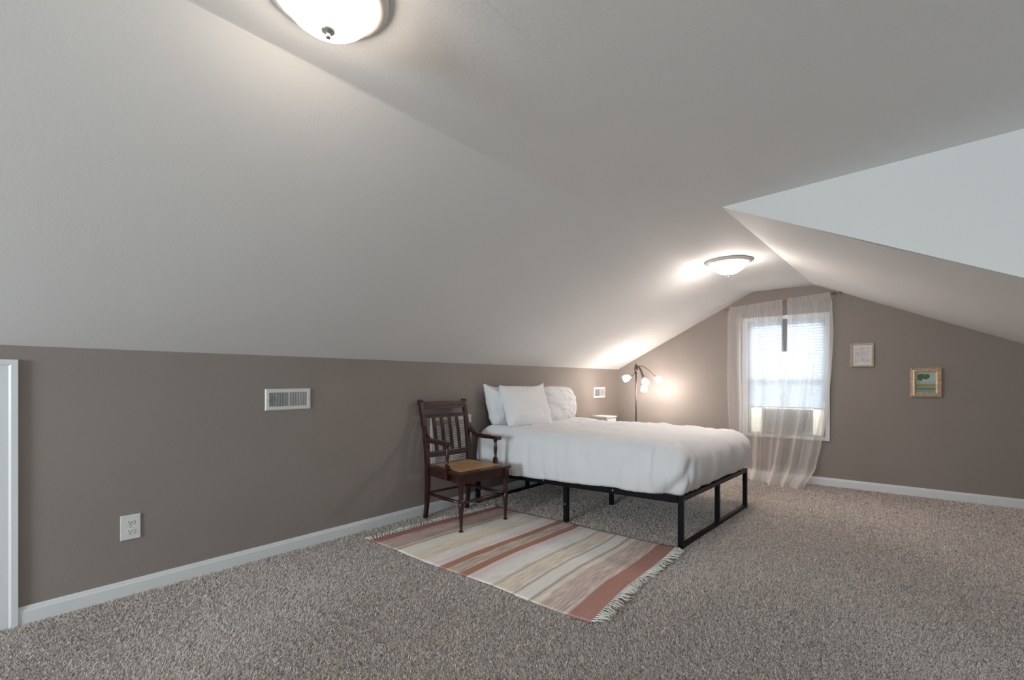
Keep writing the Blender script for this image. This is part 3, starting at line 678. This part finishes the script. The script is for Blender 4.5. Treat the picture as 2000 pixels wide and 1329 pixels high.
# return air grille behind the chair
y0, y1, z0, z1 = 2.372, 2.838, .385, .812
t = thing('return_air_grille', 'large white slatted return air grille on the wall behind the wooden armchair', 'vent', LWf(0, (y0 + y1) / 2, z0))
bm = bmn(); b = .045
for q in ((y0, y0 + b, z0, z1), (y1 - b, y1, z0, z1), (y0 + b, y1 - b, z0, z0 + b * .8), (y0 + b, y1 - b, z1 - b * .8, z1)): lbox(bm, q[0], q[1], 0, .012, q[2], q[3])
lbox(bm, (y0 + y1) / 2 - .006, (y0 + y1) / 2 + .006, 0, .011, z0 + b * .8, z1 - b * .8)
obj('grille_frame', bm, M['plastic'], t)
bm = bmn(); lbox(bm, y0 + b, y1 - b, .0005, .002, z0 + b * .8, z1 - b * .8); obj('backing', bm, M['slot'], t)
bm = bmn(); n = 24
for i in range(n):
    z = lerp(z0 + b * .8, z1 - b * .8, (i + .5) / n); prism(bm, [LWf(.002, y0 + b, z + .004), LWf(.010, y0 + b, z - .004), LWf(.010, y0 + b, z + .0005), LWf(.004, y0 + b, z + .0055)], (0, y1 - y0 - 2 * b, 0))
obj('louvers', bm, M['plastic'], t)

# ------------------------------------------------------------------ ceiling lights
def ceiling_light(label, loc, r, m):
    t = thing('ceiling_light', label, 'ceiling light', loc, 'flush ceiling lights')
    O = Vector(loc)
    bm = bmn(); lathe(bm, [(r * .97, 0), (r, -.004), (r, -.010), (r * .975, -.016), (r * .93, -.019), (r * .90, -.024), (r * .80, -.025), (0, -.020)], O, n=64, cap=False); obj('pan', bm, M['pan'], t, smooth=True, auto=50)
    bm = bmn(); R = r * .79; dp = .52 * r; p = []
    for i in range(17):
        a = i / 16 * PI / 2; p.append((R * (.82 * math.cos(a) + .18 * (1 - i / 16)) if i < 16 else 0, -.021 - dp * math.sin(a) ** 1.12))
    lathe(bm, p, O, n=64, cap=False)
    for v in bm.verts:   # the pressed swirl ribs in the glass
        d = v.co - O; ang = math.atan2(d.y, d.x); rr = math.hypot(d.x, d.y)
        k = 1 + .012 * math.sin(ang * 12 + d.z * 40) * (rr / R); v.co.x = O.x + d.x * k; v.co.y = O.y + d.y * k
    obj('glass_bowl', bm, m, t, smooth=True)
    bm = bmn(); zf = -.021 - dp
    lathe(bm, [(0, zf + .003), (.017, zf + .002), (.019, zf - .002), (.014, zf - .006), (.006, zf - .009), (.0045, zf - .013), (.007, zf - .016), (.006, zf - .021), (0, zf - .023)], O, n=24, cap=False); obj('finial', bm, M['nickel'], t, smooth=True)
ceiling_light('nearer dome ceiling light cut off by the top of the picture', (-1.178, .562, ZC), .158, M['bowl'])
ceiling_light('farther dome ceiling light over the bed foot before the gable wall', (-1.245, 4.17, ZC), .182, M['bowl2'])

# ------------------------------------------------------------------ floor lamp
LP = Vector((-2.640, 5.20, 0))
t = thing('floor_lamp', 'bronze five-arm floor lamp with small white shades in the corner', 'lamp', LP)
bm = bmn(); lathe(bm, [(.13, 0), (.132, .008), (.12, .018), (.06, .026), (.02, .034), (.014, .06)], LP, n=48); obj('base', bm, M['bronze'], t, smooth=True, auto=40)
bm = bmn(); tube(bm, [LP + Vector((0, 0, .03)), LP + Vector((0, 0, 1.27))], .0095, 16); obj('pole', bm, M['bronze'], t, smooth=True)
bm = bmn(); lathe(bm, [(.010, 1.24), (.022, 1.255), (.024, 1.285), (.016, 1.31), (.012, 1.33), (.006, 1.338), (0, 1.34)], LP, n=24); obj('hub', bm, M['bronze'], t, smooth=True)
cr = Vector((.7396, .673, 0)); cf = Vector((-.673, .7396, 0))   # sideways and away, as seen from the room
arms = [(-.128, -.15, 1.168, (-.90, .0, -.36)), (.262, .02, 1.162, (.72, .1, -.66)), (.080, -.10, 1.140, (.1, -.5, -.8)), (.13, .09, 1.140, (.45, .45, -.75)), (.055, -.15, 1.06, (.05, -.3, -1))]
for k, (sx, sf, z, ax) in enumerate(arms):
    E0 = LP + Vector((0, 0, 1.30)); E3 = LP + cr * sx + cf * sf + Vector((0, 0, z)); axis = (cr * ax[0] + cf * ax[1] + Vector((0, 0, ax[2]))).normalized()
    tip = E3 - axis * .03; B1 = E0 + (cr * sx + cf * sf) * .35 + Vector((0, 0, .045 if sx > 0 else .01)); B2 = tip - axis * .09
    pts = [E0 * (1 - s) ** 3 + B1 * 3 * s * (1 - s) ** 2 + B2 * 3 * s * s * (1 - s) + tip * s ** 3 for s in [i / 16 for i in range(17)]]
    bm = bmn(); tube(bm, pts, .0045, 8); arm = obj('arm', bm, M['bronze'], t, smooth=True)
    bm = bmn(); lathe(bm, [(.005, -.004), (.016, 0), (.019, .012), (.017, .026), (.012, .03)], tip, axis, 20); obj('socket', bm, M['nickel'], arm, smooth=True, auto=50)
    bm = bmn(); lathe(bm, [(.017, .018), (.028, .032), (.036, .050), (.040, .068), (.040, .084), (.037, .096), (.035, .096), (.038, .084), (.038, .068), (.034, .050), (.026, .034), (.015, .021)], tip, axis, 28, cap=False); obj('lamp_shade', bm, M['shade'], arm, smooth=True)
    bm = bmn(); lathe(bm, [(0, .026), (.010, .030), (.016, .045), (.019, .058), (.016, .071), (.009, .078), (0, .080)], tip, axis, 16, cap=False); obj('light_bulb', bm, M['lampbulb'], arm, smooth=True)

# ------------------------------------------------------------------ nightstand
nx0, nx1, ny0, ny1 = -3.095, -2.86, 4.87, 5.12
t = thing('nightstand', 'small white nightstand between the bed and the floor lamp', 'nightstand', ((nx0 + nx1) / 2, (ny0 + ny1) / 2, 0))
bm = bmn(); box(bm, nx0, nx1, ny0, ny1, .662, .682); obj('table_top', bm, M['furn'], t, bevel=.004)
bm = bmn(); box(bm, nx0 + .01, nx1 - .012, ny0 + .012, ny1 - .012, .50, .662); obj('drawer_case', bm, M['furn'], t, bevel=.002)
bm = bmn(); box(bm, nx1 - .012, nx1 - .002, ny0 + .02, ny1 - .02, .515, .652); dw = obj('drawer', bm, M['furn'], t, bevel=.002)
bm = bmn(); lathe(bm, [(.006, 0), (.006, .012), (.014, .018), (.012, .026), (0, .028)], (nx1 - .002, (ny0 + ny1) / 2, .588), (1, 0, 0), 16); obj('knob', bm, M['nickel'], dw, smooth=True)
for x in (nx0 + .025, nx1 - .028):
    for y in (ny0 + .028, ny1 - .028):
        bm = bmn(); sweep(bm, [(x, y, 0.002), (x, y, .50)], [.020, .030], [.020, .030], up=(1, 0, 0)); obj('leg', bm, M['furn'], t)

# ------------------------------------------------------------------ bed
HN = Vector((-3.03, 2.865, 0)); FN = Vector((-1.19, 2.985, 0)); FF = Vector((-1.158, 4.335, 0)); HF = Vector((-3.03, 4.27, 0))
def B(a, b, z=0.0):
    p = (HN * (1 - a) + FN * a) * (1 - b) + (HF * (1 - a) + FF * a) * b
    return Vector((p.x, p.y, z))
FRT = .352
bed = thing('bed_frame', 'black metal platform bed frame with open rectangular end legs', 'bed frame', B(.5, .5, 0))
def post(a, b, z0, z1, w=.034, name='leg'):
    bm = bmn(); P = B(a, b, z0); Q = B(a, b, z1); sweep(bm, [P, Q], w, w, up=(1, 0.05, 0)); return obj(name, bm, M['black'], bed, bevel=.002)
def bar(a0, b0, a1, b1, z, w, h, name, bv=.002):
    bm = bmn(); sweep(bm, [B(a0, b0, z), B(a1, b1, z)], w, h); return obj(name, bm, M['black'], bed, bevel=bv)
def bolt(P, ax, par):
    bm = bmn(); lathe(bm, [(.0065, 0), (.0065, .002), (.004, .004), (0, .0045)], P, ax, 14); return obj('bolt', bm, M['bolt'], par)
def zt(a): return lerp(.318, FRT, a)
for a in (0, 1):
    for b in (0, 1):
        post(a, b, .002, zt(a))
    bar(a, 0, a, 1, zt(a) - .018, .030, .034, 'end_rail')
    bar(a, 0.012, a, .988, .016, .028, .028, 'floor_rail')
    l = post(a, .5, .028, zt(a) - .03)
    bolt(B(a, .5, .28) + Vector((.017 if a else -.017, 0, 0)), (1 if a else -1, 0, 0), l)
for b in (0, 1):
    bm = bmn(); sg = -1 if b == 0 else 1
    sweep(bm, [B(.012, b, zt(0) - .026), B(.5, b, zt(.5) - .026), B(.988, b, zt(1) - .026)], .026, .048)
    rail = obj('side_rail', bm, M['black'], bed, bevel=.003)
    for a in (.40, .735, .20): bolt(B(a, b, zt(a) - .024) + Vector((0, sg * .0135, 0)), (0, sg, 0), rail)
    l = post(.515, b, .002, zt(.515) - .05, w=.036)
    bolt(B(.515, b, .15) + Vector((0, sg * .018, 0)), (0, sg, 0), l)
post(.515, .5, .002, zt(.5) - .04)
bar(0.02, .5, .98, .5, zt(.5) - .03, .03, .03, 'centre_rail')
for k in range(11):
    a = .05 + k * .09; bm = bmn(); sweep(bm, [B(a, .015, zt(a) - .010), B(a, .985, zt(a) - .010)], .045, .010); obj('slat', bm, M['black'], bed)
bm = bmn(); n = 14
for side in (0,):
    vs = [bm.verts.new(B(a, b, z)) for a in (.0, .975) for b in (.035, .965) for z in (zt(a) + .004, .60)]
    for f in ((0, 1, 3, 2), (4, 6, 7, 5), (0, 4, 5, 1), (2, 3, 7, 6), (0, 2, 6, 4), (1, 5, 7, 3)): bm.faces.new([vs[i] for i in f])
o = obj('mattress', bm, M['mattress'], bevel=.04, off=B(.5, .5, .35)); tag(o, 'mattress hidden under the white duvet on the black metal frame', 'mattress')

# duvet: shell over the mattress
def duvet():
    bm = bmn(); L0, L1, W0, W1 = -.022, 1.012, -.030, 1.045; rc = .07   # in bed shares (a, b); corner radius
    Lm, Wm = 1.86, 1.37
    # rounded-rectangle perimeter in metres
    x0, x1, y0, y1 = L0 * Lm, L1 * Lm, W0 * Wm, W1 * Wm; r = .13
    per = []
    def seg(xa, ya, xb, yb, n):
        for i in range(n): per.append((lerp(xa, xb, i / n), lerp(ya, yb, i / n)))
    def arc(cx, cy, a0, a1, n):
        for i in range(n): a = lerp(a0, a1, i / n); per.append((cx + r * math.cos(a), cy + r * math.sin(a)))
    seg(x0 + r, y0, x1 - r, y0, 150); arc(x1 - r, y0 + r, -PI / 2, 0, 20); seg(x1, y0 + r, x1, y1 - r, 100); arc(x1 - r, y1 - r, 0, PI / 2, 20)
    seg(x1 - r, y1, x0 + r, y1, 110); arc(x0 + r, y1 - r, PI / 2, PI, 14); seg(x0, y1 - r, x0, y0 + r, 70); arc(x0 + r, y0 + r, PI, 3 * PI / 2, 20)
    n = len(per); TOP = .695
    # profile: (inset, height share)
    pr = []
    for i in range(13): t = i / 12; pr.append((-0.012 * math.sin(PI * t) + .010 * (1 - t), t * .60, t))
    for i in range(1, 13):
        a = i / 12 * PI / 2; pr.append((.115 * (1 - math.cos(a)), .60 + .40 * math.sin(a), 1))
    ins = .115
    while ins < .66: ins += .022; pr.append((ins, 1.0, 1))
    rings = []
    for q, (inset, hs, lowt) in enumerate(pr):
        ring = []
        for k, (px, py) in enumerate(per):
            # inward direction of a concentric rounded rect: scale towards the inner spine
            hx, hy = (x1 - x0) / 2, (y1 - y0) / 2; cx, cy = (x0 + x1) / 2, (y0 + y1) / 2
            dx, dy = px - cx, py - cy
            sx = (hx - inset) / hx; sy = (hy - min(inset, hy * .985)) / hy
            a = (cx + dx * sx) / Lm; b = (cy + dy * sy) / Wm
            foot = max(0, min(1, (a - .86) / .14)); s = k / n
            hem = lerp(.300, .352, max(0, min(1, a))) + .008 * noise.noise(Vector((px * 4, py * 4, 1)))
            if foot > .9: hem += .010 * math.sin(b * PI) 
            TT = TOP + .012 * (1 - a)
            z = lerp(hem, TT, hs)
            P = B(a, b, z)
            nx = Vector((dx / hx, dy / hy, 0)); 
            out = Vector((1, 0, 0)) if abs(nx.x) > abs(nx.y) and abs(nx.x) > .0 else Vector((0, 1 if ny_sign(dy) > 0 else -1, 0))
            on_foot = nx.x > .93; on_side = abs(nx.y) > .9
            sd = 1 - min(1, max(0, (hs - .6) / .4)) ** 1
            # hanging folds on the sides
            u = px * 1.0 if on_side else py
            fold = fbm(u * 6.5 + (3 if dy > 0 else 0), z * .9, 5.0) * .020 + fbm(u * 15, z * 2.0 + u * 2, 8.0) * .010
            fold -= .016 * max(0, fbm(u * 3.1 + z * 1.6, 4.0, 2.0))
            bulge = 0
            if on_foot or foot > .3:
                c = max(0, min(1, (nx.x - .6) / .35)); bulge = c * (.050 * math.sin(PI * min(1, hs * .95 + .05)) ** .8 - .018 * (1 - hs))
            dirv = Vector((nx.x ** 5 if nx.x > 0 else -(abs(nx.x) ** 5), (abs(nx.y) ** 5) * (1 if nx.y > 0 else -1), 0))
            if dirv.length > 0: dirv.normalize()
            if nx.x < -.6: fold *= .2
            P += dirv * ((fold * sd) + bulge * (1 if hs < .999 else max(0, 1 - (inset - .115) * 12)))
            # soft puffs on the top
            if hs > .8:
                w = (hs - .8) / .2
                P.z += w * (.018 * fbm(P.x * 2.6, P.y * 3.2, 1.0) +   .010 * fbm(P.x * 6.0 + 4, P.y * 7.0, 7.0) + .004 * fbm(P.x * 16, P.y * 13, 3))
                P.z += w * .010 * math.exp(-((a - .55) / .18) ** 2 - ((b - .75) / .15) ** 2)
            # pinched corner pleat at the near foot corner
            if dy < 0 and nx.x > .6:
                sa = (k - 150) / 20 + (.55 - hs) * .9      # position round the corner, slanting down towards the side
                P += Vector((.7, -.7, 0)) * (.016 * math.exp(-((sa - .35) / .22) ** 2) - .022 * math.exp(-((sa - .75) / .16) ** 2)) * math.sin(PI * min(1, .12 + hs)) 
                P += Vector((-.5, .6, 0)) * .030 * (1 - hs) ** 2 * math.exp(-((sa - .5) / .5) ** 2)
            kc = math.exp(-(((px - (x1 - .035)) / .035) ** 2 + ((py - (y0 + .05)) / .05) ** 2)) if hs < .95 else 0
            P += Vector((.45, -.75, -.1)) * kc * .020 * (1 - hs)
            ring.append(bm.verts.new(P))
        rings.append(ring)
    for a, b2 in zip(rings, rings[1:]):
        for k in range(n): bm.faces.new((a[k], a[(k + 1) % n], b2[(k + 1) % n], b2[k]))
    bm.faces.new(rings[-1])
    o = obj('duvet', bm, M['linen'], smooth=True, off=B(.5, .5, .33), solid=0)
    s = o.modifiers.new('thick', 'SOLIDIFY'); s.thickness = .012; s.offset = -1
    return tag(o, 'plump white duvet covering the mattress and hanging over its sides', 'duvet')
def ny_sign(v): return 1 if v >= 0 else -1
duvet()

# pillows
def pillow(label, base, w, h, th, lean, yaw, roll, seed, ears=(0, 0, 0, 0), rnd_=.06, wrk=1.0, taper=0.0):
    """base = world point under the pillow's lower edge; stands up leaning back toward the wall"""
    rnd = random.Random(seed); s1 = rnd.uniform(0, 50); bm = bmn(); N = 44; faces = {}
    front = {}; 
    for side in (1, -1):
        for i in range(N + 1):
            for j in range(N + 1):
                u = i / N * 2 - 1; v = j / N * 2 - 1
                edge = i in (0, N) or j in (0, N)
                if edge and side == -1: front[(side, i, j)] = front[(1, i, j)]; continue
                cu = (1 - abs(u) ** 2.6); cv = (1 - abs(v) ** 2.6)
                T = th / 2 * (max(0, cu) ** .55) * (max(0, cv) ** .55)
                pin = 1 - rnd_ * v ** 4 - .02 * (1 - v * v); pin2 = 1 - rnd_ * u ** 4 - .02 * (1 - u * u)
                x = u * w / 2 * pin * (1 - taper * ((1 - v) / 2) ** 1.5); z = v * h / 2 * pin2
                ear = ears[(0 if u < 0 else 1) + (0 if v > 0 else 2)]
                cor = (abs(u) * abs(v)) ** 5 * ear; x += math.copysign(cor * .7, u); z += math.copysign(cor * 1.1, v)
                wr = fbm(u * 2.2 + s1, v * 2.2, side * 3) * .016 * wrk * (cu * cv) ** .3 + fbm(u * 6 + s1, v * 5 + u * 3, side) * .009 * wrk * (1 - .5 * cu * cv)
                rad = math.sin(math.atan2(v, u) * 9 + s1) * .004 * (abs(u * v)) * 2
                y = -side * (T + (wr + rad if not edge else 0)) + (fbm(u * 2, v * 2, s1) * .012 if edge else 0)
                front[(side, i, j)] = bm.verts.new((x, y, z))
    for side in (1, -1):
        for i in range(N):
            for j in range(N):
                q = [front[(side, i, j)], front[(side, i + 1, j)], front[(side, i + 1, j + 1)], front[(side, i, j + 1)]]
                bm.faces.new(q if side == 1 else q[::-1])
    # local: x = width, -y = front, z = up -> world: width along +y, front towards +x
    R = Matrix.Rotation(yaw, 4, 'Z') @ Matrix.Rotation(PI / 2, 4, 'Z') @ Matrix.Rotation(-lean, 4, 'X') @ Matrix.Rotation(roll, 4, 'Y')
    up = R @ Vector((0, 0, 1))
    bmesh.ops.transform(bm, matrix=R, verts=bm.verts[:])
    ctr = Vector(base) + up * (h / 2)
    bmesh.ops.translate(bm, verts=bm.verts[:], vec=ctr)
    o = obj('pillow', bm, M['linen'], smooth=True, off=base)
    return tag(o, label, 'pillow', 'white pillows at the head of the bed')
pillow('white pillow with a pointed upper corner, leftmost and tucked behind the front pillow', (-2.965, 3.205, .680), .50, .39, .20, math.radians(6), math.radians(-8), math.radians(-1), 4, (.06, .01, .0, .0), .10, 1.0, .20)
pillow('front white pillow standing before the leftmost pillow on the bed', (-2.775, 3.335, .688), .62, .415, .15, math.radians(22), math.radians(-4), math.radians(2), 9, (.01, .055, .02, .02), .045, .6)
pillow('crumpled white pillow with a rounded top, rightmost against the wall', (-2.925, 4.01, .672), .66, .40, .20, math.radians(8), math.radians(5), math.radians(2), 15, (0, 0, 0, 0), .13, 1.1, -.04)

# ------------------------------------------------------------------ armchair
CO = Vector((-2.716, 2.433, 0)); ca = math.radians(-3.9)
fwd = Vector((math.cos(ca), math.sin(ca), 0)); rgt = Vector((-math.sin(ca), math.cos(ca), 0))   # front of the seat, and towards the bed
def CH(f, s, z): return CO + fwd * f + rgt * s + Vector((0, 0, z))
chair = thing('armchair', 'dark mahogany armchair with a cane seat and slatted back by the wall', 'chair', CO)
def cbox(bm, f0, f1, s0, s1, z0, z1): return box(bm, f0, f1, s0, s1, z0, z1, fn=lambda f, s, z: CH(f, s, z))
SEAT = .445
# front legs
for s in (-.222, .222):
    f = .228; bm = bmn(); cbox(bm, f - .021, f + .021, s - .021, s + .021, .345, SEAT - .022)
    lathe(bm, [(.010, .013), (.017, .013), (.018, .017), (.011, .022), (.0105, .035), (.014, .09), (.0195, .18), (.022, .215), (.019, .222), (.023, .230), (.023, .238), (.017, .246), (.0175, .255), (.016, .30), (.018, .33), (.022, .338), (.022, .346)], CH(f, s, 0), n=24)
    obj('leg', bm, M['wood'], chair, smooth=True, auto=35)
# rear posts run from floor to crest
def rear_pts(s): 
    so = 1 if s > 0 else -1
    return [CH(-.262, s, .008), CH(-.240, s, .12), CH(-.228, s, .28), CH(-.228, s, .44), CH(-.240, s + so * .002, .58), CH(-.268, s + so * .006, .74), CH(-.318, s + so * .012, .955)]
for s in (-.212, .212):
    bm = bmn(); sweep(bm, rear_pts(s), [.028, .030, .034, .036, .036, .034, .030], [.030, .032, .036, .038, .038, .034, .030], up=(1, 0, .05)); obj('rear_post', bm, M['wood'], chair, bevel=.003)
    P = rear_pts(s)[-1]; bm = bmn(); box(bm, P.x - .018, P.x + .018, P.y - .020, P.y + .020, P.z - .035, P.z + .012); obj('post_cap', bm, M['wood'], chair, bevel=.006)
def back_at(z):
    P = rear_pts(-.212); 
    for a, b in zip(P, P[1:]):
        if a.z <= z <= b.z: return (a.lerp(b, (z - a.z) / (b.z - a.z)) - CO).dot(fwd)
    return -.318
def backrail(z0, z1, th, name, m='wood', arch=0.0):
    bm = bmn(); n = 16; ring = []
    for i in range(n + 1):
        s = lerp(-.210, .210, i / n); zz = arch * math.sin(PI * i / n)
        ring.append([bm.verts.new(CH(back_at((z0 if k < 2 else z1)) + (th / 2 if k in (1, 2) else -th / 2), s, (z0 if k < 2 else z1 + zz))) for k in range(4)])
    for a, b in zip(ring, ring[1:]):
        for k in range(4): bm.faces.new((a[k], a[(k + 1) % 4], b[(k + 1) % 4], b[k]))
    bm.faces.new(ring[0]); bm.faces.new(ring[-1][::-1])
    return obj(name, bm, M[m], chair, bevel=.003)
cr_ = backrail(.888, .948, .022, 'crest_rail')
bm = bmn(); rnd = random.Random(1)
for i in range(-5, 6):
    P = CH(back_at(.918) + .011, i * .036, .918 + .006 * (i % 2)); lathe(bm, [(.011, 0), (.009, .004), (0, .006)], P, fwd, 8, cap=False)
    P2 = CH(back_at(.918) + .012, i * .036 + .018, .915 - .008 * (i % 2)); tube(bm, [P2 - rgt * .013, P2 + Vector((0, 0, .006)), P2 + rgt * .013], [.002, .005, .002], 6)
o = obj('carving', bm, mat('worn_carved_mahogany', (.13, .055, .038), .35), cr_, smooth=True)
backrail(.815, .845, .020, 'upper_rail'); backrail(.832, .838, .026, 'rail_bead'); lr = backrail(.500, .545, .022, 'lower_rail')
for s in (-.118, -.040, .040, .118):
    bm = bmn(); zs = [.54 + i * (.82 - .54) / 8 for i in range(9)]
    sweep(bm, [CH(back_at(z), s, z) for z in zs], .034, .010, up=(1, 0, .2)); obj('back_slat', bm, M['wood'], chair, bevel=.002)
# seat
bm = bmn(); ring = []
outer = [(-.235, -.225), (.255, -.262), (.255, .262), (-.235, .225)]; inner = [(-.190, -.170), (.200, -.205), (.200, .205), (-.190, .170)]
def seatring(z, pts): return [bm.verts.new(CH(f, s, z)) for f, s in pts]
oT, oB, iT, iB = seatring(SEAT, outer), seatring(SEAT - .022, outer), seatring(SEAT - .001, inner), seatring(SEAT - .022, inner)
for k in range(4):
    j = (k + 1) % 4
    bm.faces.new((oT[k], oT[j], iT[j], iT[k])); bm.faces.new((oB[k], oT[k], oT[j], oB[j])[::-1]); bm.faces.new((oB[k], oB[j], iB[j], iB[k])[::-1]); bm.faces.new((iB[k], iT[k], iT[j], iB[j]))
obj('seat_frame', bm, M['wood'], chair, bevel=.004)
bm = bmn(); gr = []
for i in range(21):
    row = []
    for j in range(21):
        u, v = i / 20, j / 20; f = lerp(-.192, .202, u); hw = lerp(.172, .207, u); s = lerp(-hw, hw, v)
        row.append(bm.verts.new(CH(f, s, SEAT + .002 - .010 * (math.sin(PI * u) * math.sin(PI * v)) ** .7)))
    gr.append(row)
for a, b in zip(gr, gr[1:]):
    for k in range(20): bm.faces.new((a[k], a[k + 1], b[k + 1], b[k]))
o = obj('cane_seat', bm, M['cane'], chair, smooth=True, solid=.004); o['label'] = 'tan woven cane seat panel'
# aprons
for q in ((.215, .235, -.205, .205), ): 
    bm = bmn(); cbox(bm, q[0], q[1], q[2], q[3], SEAT - .085, SEAT - .022); obj('apron', bm, M['wood'], chair)
for s in (-1, 1):
    bm = bmn(); prism(bm, [CH(-.225, s * .212, SEAT - .085), CH(.225, s * .226, SEAT - .085), CH(.225, s * .226, SEAT - .022), CH(-.225, s * .212, SEAT - .022)], rgt * (-s * .018)); obj('apron', bm, M['wood'], chair)
bm = bmn(); cbox(bm, -.236, -.218, -.200, .200, SEAT - .075, SEAT - .022); obj('apron', bm, M['wood'], chair)
# stretchers
for s in (-1, 1):
    bm = bmn(); tube(bm, [CH(-.232, s * .212, .215), CH(0, s * .217, .215), CH(.225, s * .222, .225)], [.010, .0155, .010], 12); obj('stretcher', bm, M['wood'], chair, smooth=True)
bm = bmn(); tube(bm, [CH(.228, -.215, .222), CH(.228, 0, .222), CH(.228, .215, .222)], [.010, .0155, .010], 12); obj('stretcher', bm, M['wood'], chair, smooth=True)
bm = bmn(); tube(bm, [CH(-.234, -.205, .215), CH(-.234, .205, .215)], .010, 12); obj('stretcher', bm, M['wood'], chair, smooth=True)
# arms with turned supports
for s in (-1, 1):
    bm = bmn(); so = [(-.262, .228, .748), (-.24, .236, .715), (-.20, .246, .675), (-.15, .252, .655), (-.08, .256, .650), (.0, .258, .651), (.07, .259, .650), (.118, .259, .648)]
    sweep(bm, [CH(f, s * a, z) for f, a, z in so], [.028, .032, .036, .042, .046, .048, .050, .050], [.044, .044, .040, .034, .031, .030, .030, .030]); arm = obj('armrest', bm, M['wood'], chair, bevel=.005)
    bm = bmn(); f, a = .085, .243
    cbox(bm, f - .016, f + .016, s * a - .014, s * a + .014, SEAT - .07, SEAT + .035)
    lathe(bm, [(.015, .48), (.018, .486), (.014, .492), (.010, .50), (.013, .53), (.016, .565), (.012, .60), (.010, .612), (.015, .618), (.016, .626), (.019, .640)], CH(f, s * a, 0), n=20); obj('arm_post', bm, M['wood'], chair, smooth=True, auto=35)

# ------------------------------------------------------------------ rug
RA, RB_, RC, RD = Vector((-2.86, 1.655, 0)), Vector((-2.80, 2.86, 0)), Vector((-1.218, 2.955, 0)), Vector((-1.134, 1.775, 0))
rug = thing('striped_rug', 'flat woven rug striped in rust, pink and cream on the carpet', 'rug', (-2.0, 2.3, 0))
def RG(u, v):
    e = .012 * math.sin(u * 5 + 1) * (1 - abs(2 * v - 1)) * 0 + .006 * math.sin(u * 13 + v * 2)
    p = (RA * (1 - u) + RD * u) * (1 - v) + (RB_ * (1 - u) + RC * u) * v
    p = p + Vector((.010 * math.sin(v * 7 + 2) * (1 if .5 < u else .6), e, 0))
    h = .007 + .004 * max(0, fbm(u * 5, v * 3, 2)) + .006 * math.exp(-((u - .985) / .03) ** 2) * (.5 + .5 * math.sin(v * 9))
    return Vector((p.x, p.y, h))
bm = bmn(); NU, NV = 120, 60; uvl = bm.loops.layers.uv.new('UVMap'); gr = [[bm.verts.new(RG(i / NU, j / NV)) for j in range(NV + 1)] for i in range(NU + 1)]
for i in range(NU):
    for j in range(NV):
        f = bm.faces.new((gr[i][j], gr[i + 1][j], gr[i + 1][j + 1], gr[i][j + 1]))
        for lp, (a, b) in zip(f.loops, ((i, j), (i + 1, j), (i + 1, j + 1), (i, j + 1))): lp[uvl].uv = (a / NU, b / NV)
obj('woven_field', bm, M['rug'], rug, smooth=True, solid=.005)
for u0, sg in ((0, -1), (1, 1)):
    bm = bmn(); rnd = random.Random(3 + sg); nt = 58
    for k in range(nt):
        v = (k + .5) / nt; P = RG(u0, v) + Vector((0, 0, .004)); lean = .022 * math.sin(v * 23 + sg) + rnd.uniform(-.008, .008); LL = rnd.uniform(.040, .066) * (1 if sg > 0 else .8)
        K = P + Vector((sg * .010, lean * .15, .001)); tube(bm, [P - Vector((sg * .004, 0, .001)), K, K + Vector((sg * .006, 0, 0))], [.0030, .0046, .0030], 6)
        for q in range(4):
            a = rnd.uniform(-1, 1); L_ = LL * rnd.uniform(.75, 1.15); curl = rnd.uniform(-.010, .010)
            tube(bm, [K, K + Vector((sg * L_ * .35, lean * .4 + a * .004 + curl, .004 + rnd.uniform(0, .004))), K + Vector((sg * L_ * .75, lean * .9 + a * .008 - curl * .5, rnd.uniform(.001, .006))), K + Vector((sg * L_, lean * 1.2 + a * .010 + curl, .004))], [.0022, .0022, .0019, .0013], 4)
    f = obj('fringe', bm, M['fringe'], rug, smooth=True); f['kind'] = 'stuff'; f['label'] = 'off-white knotted fringe'
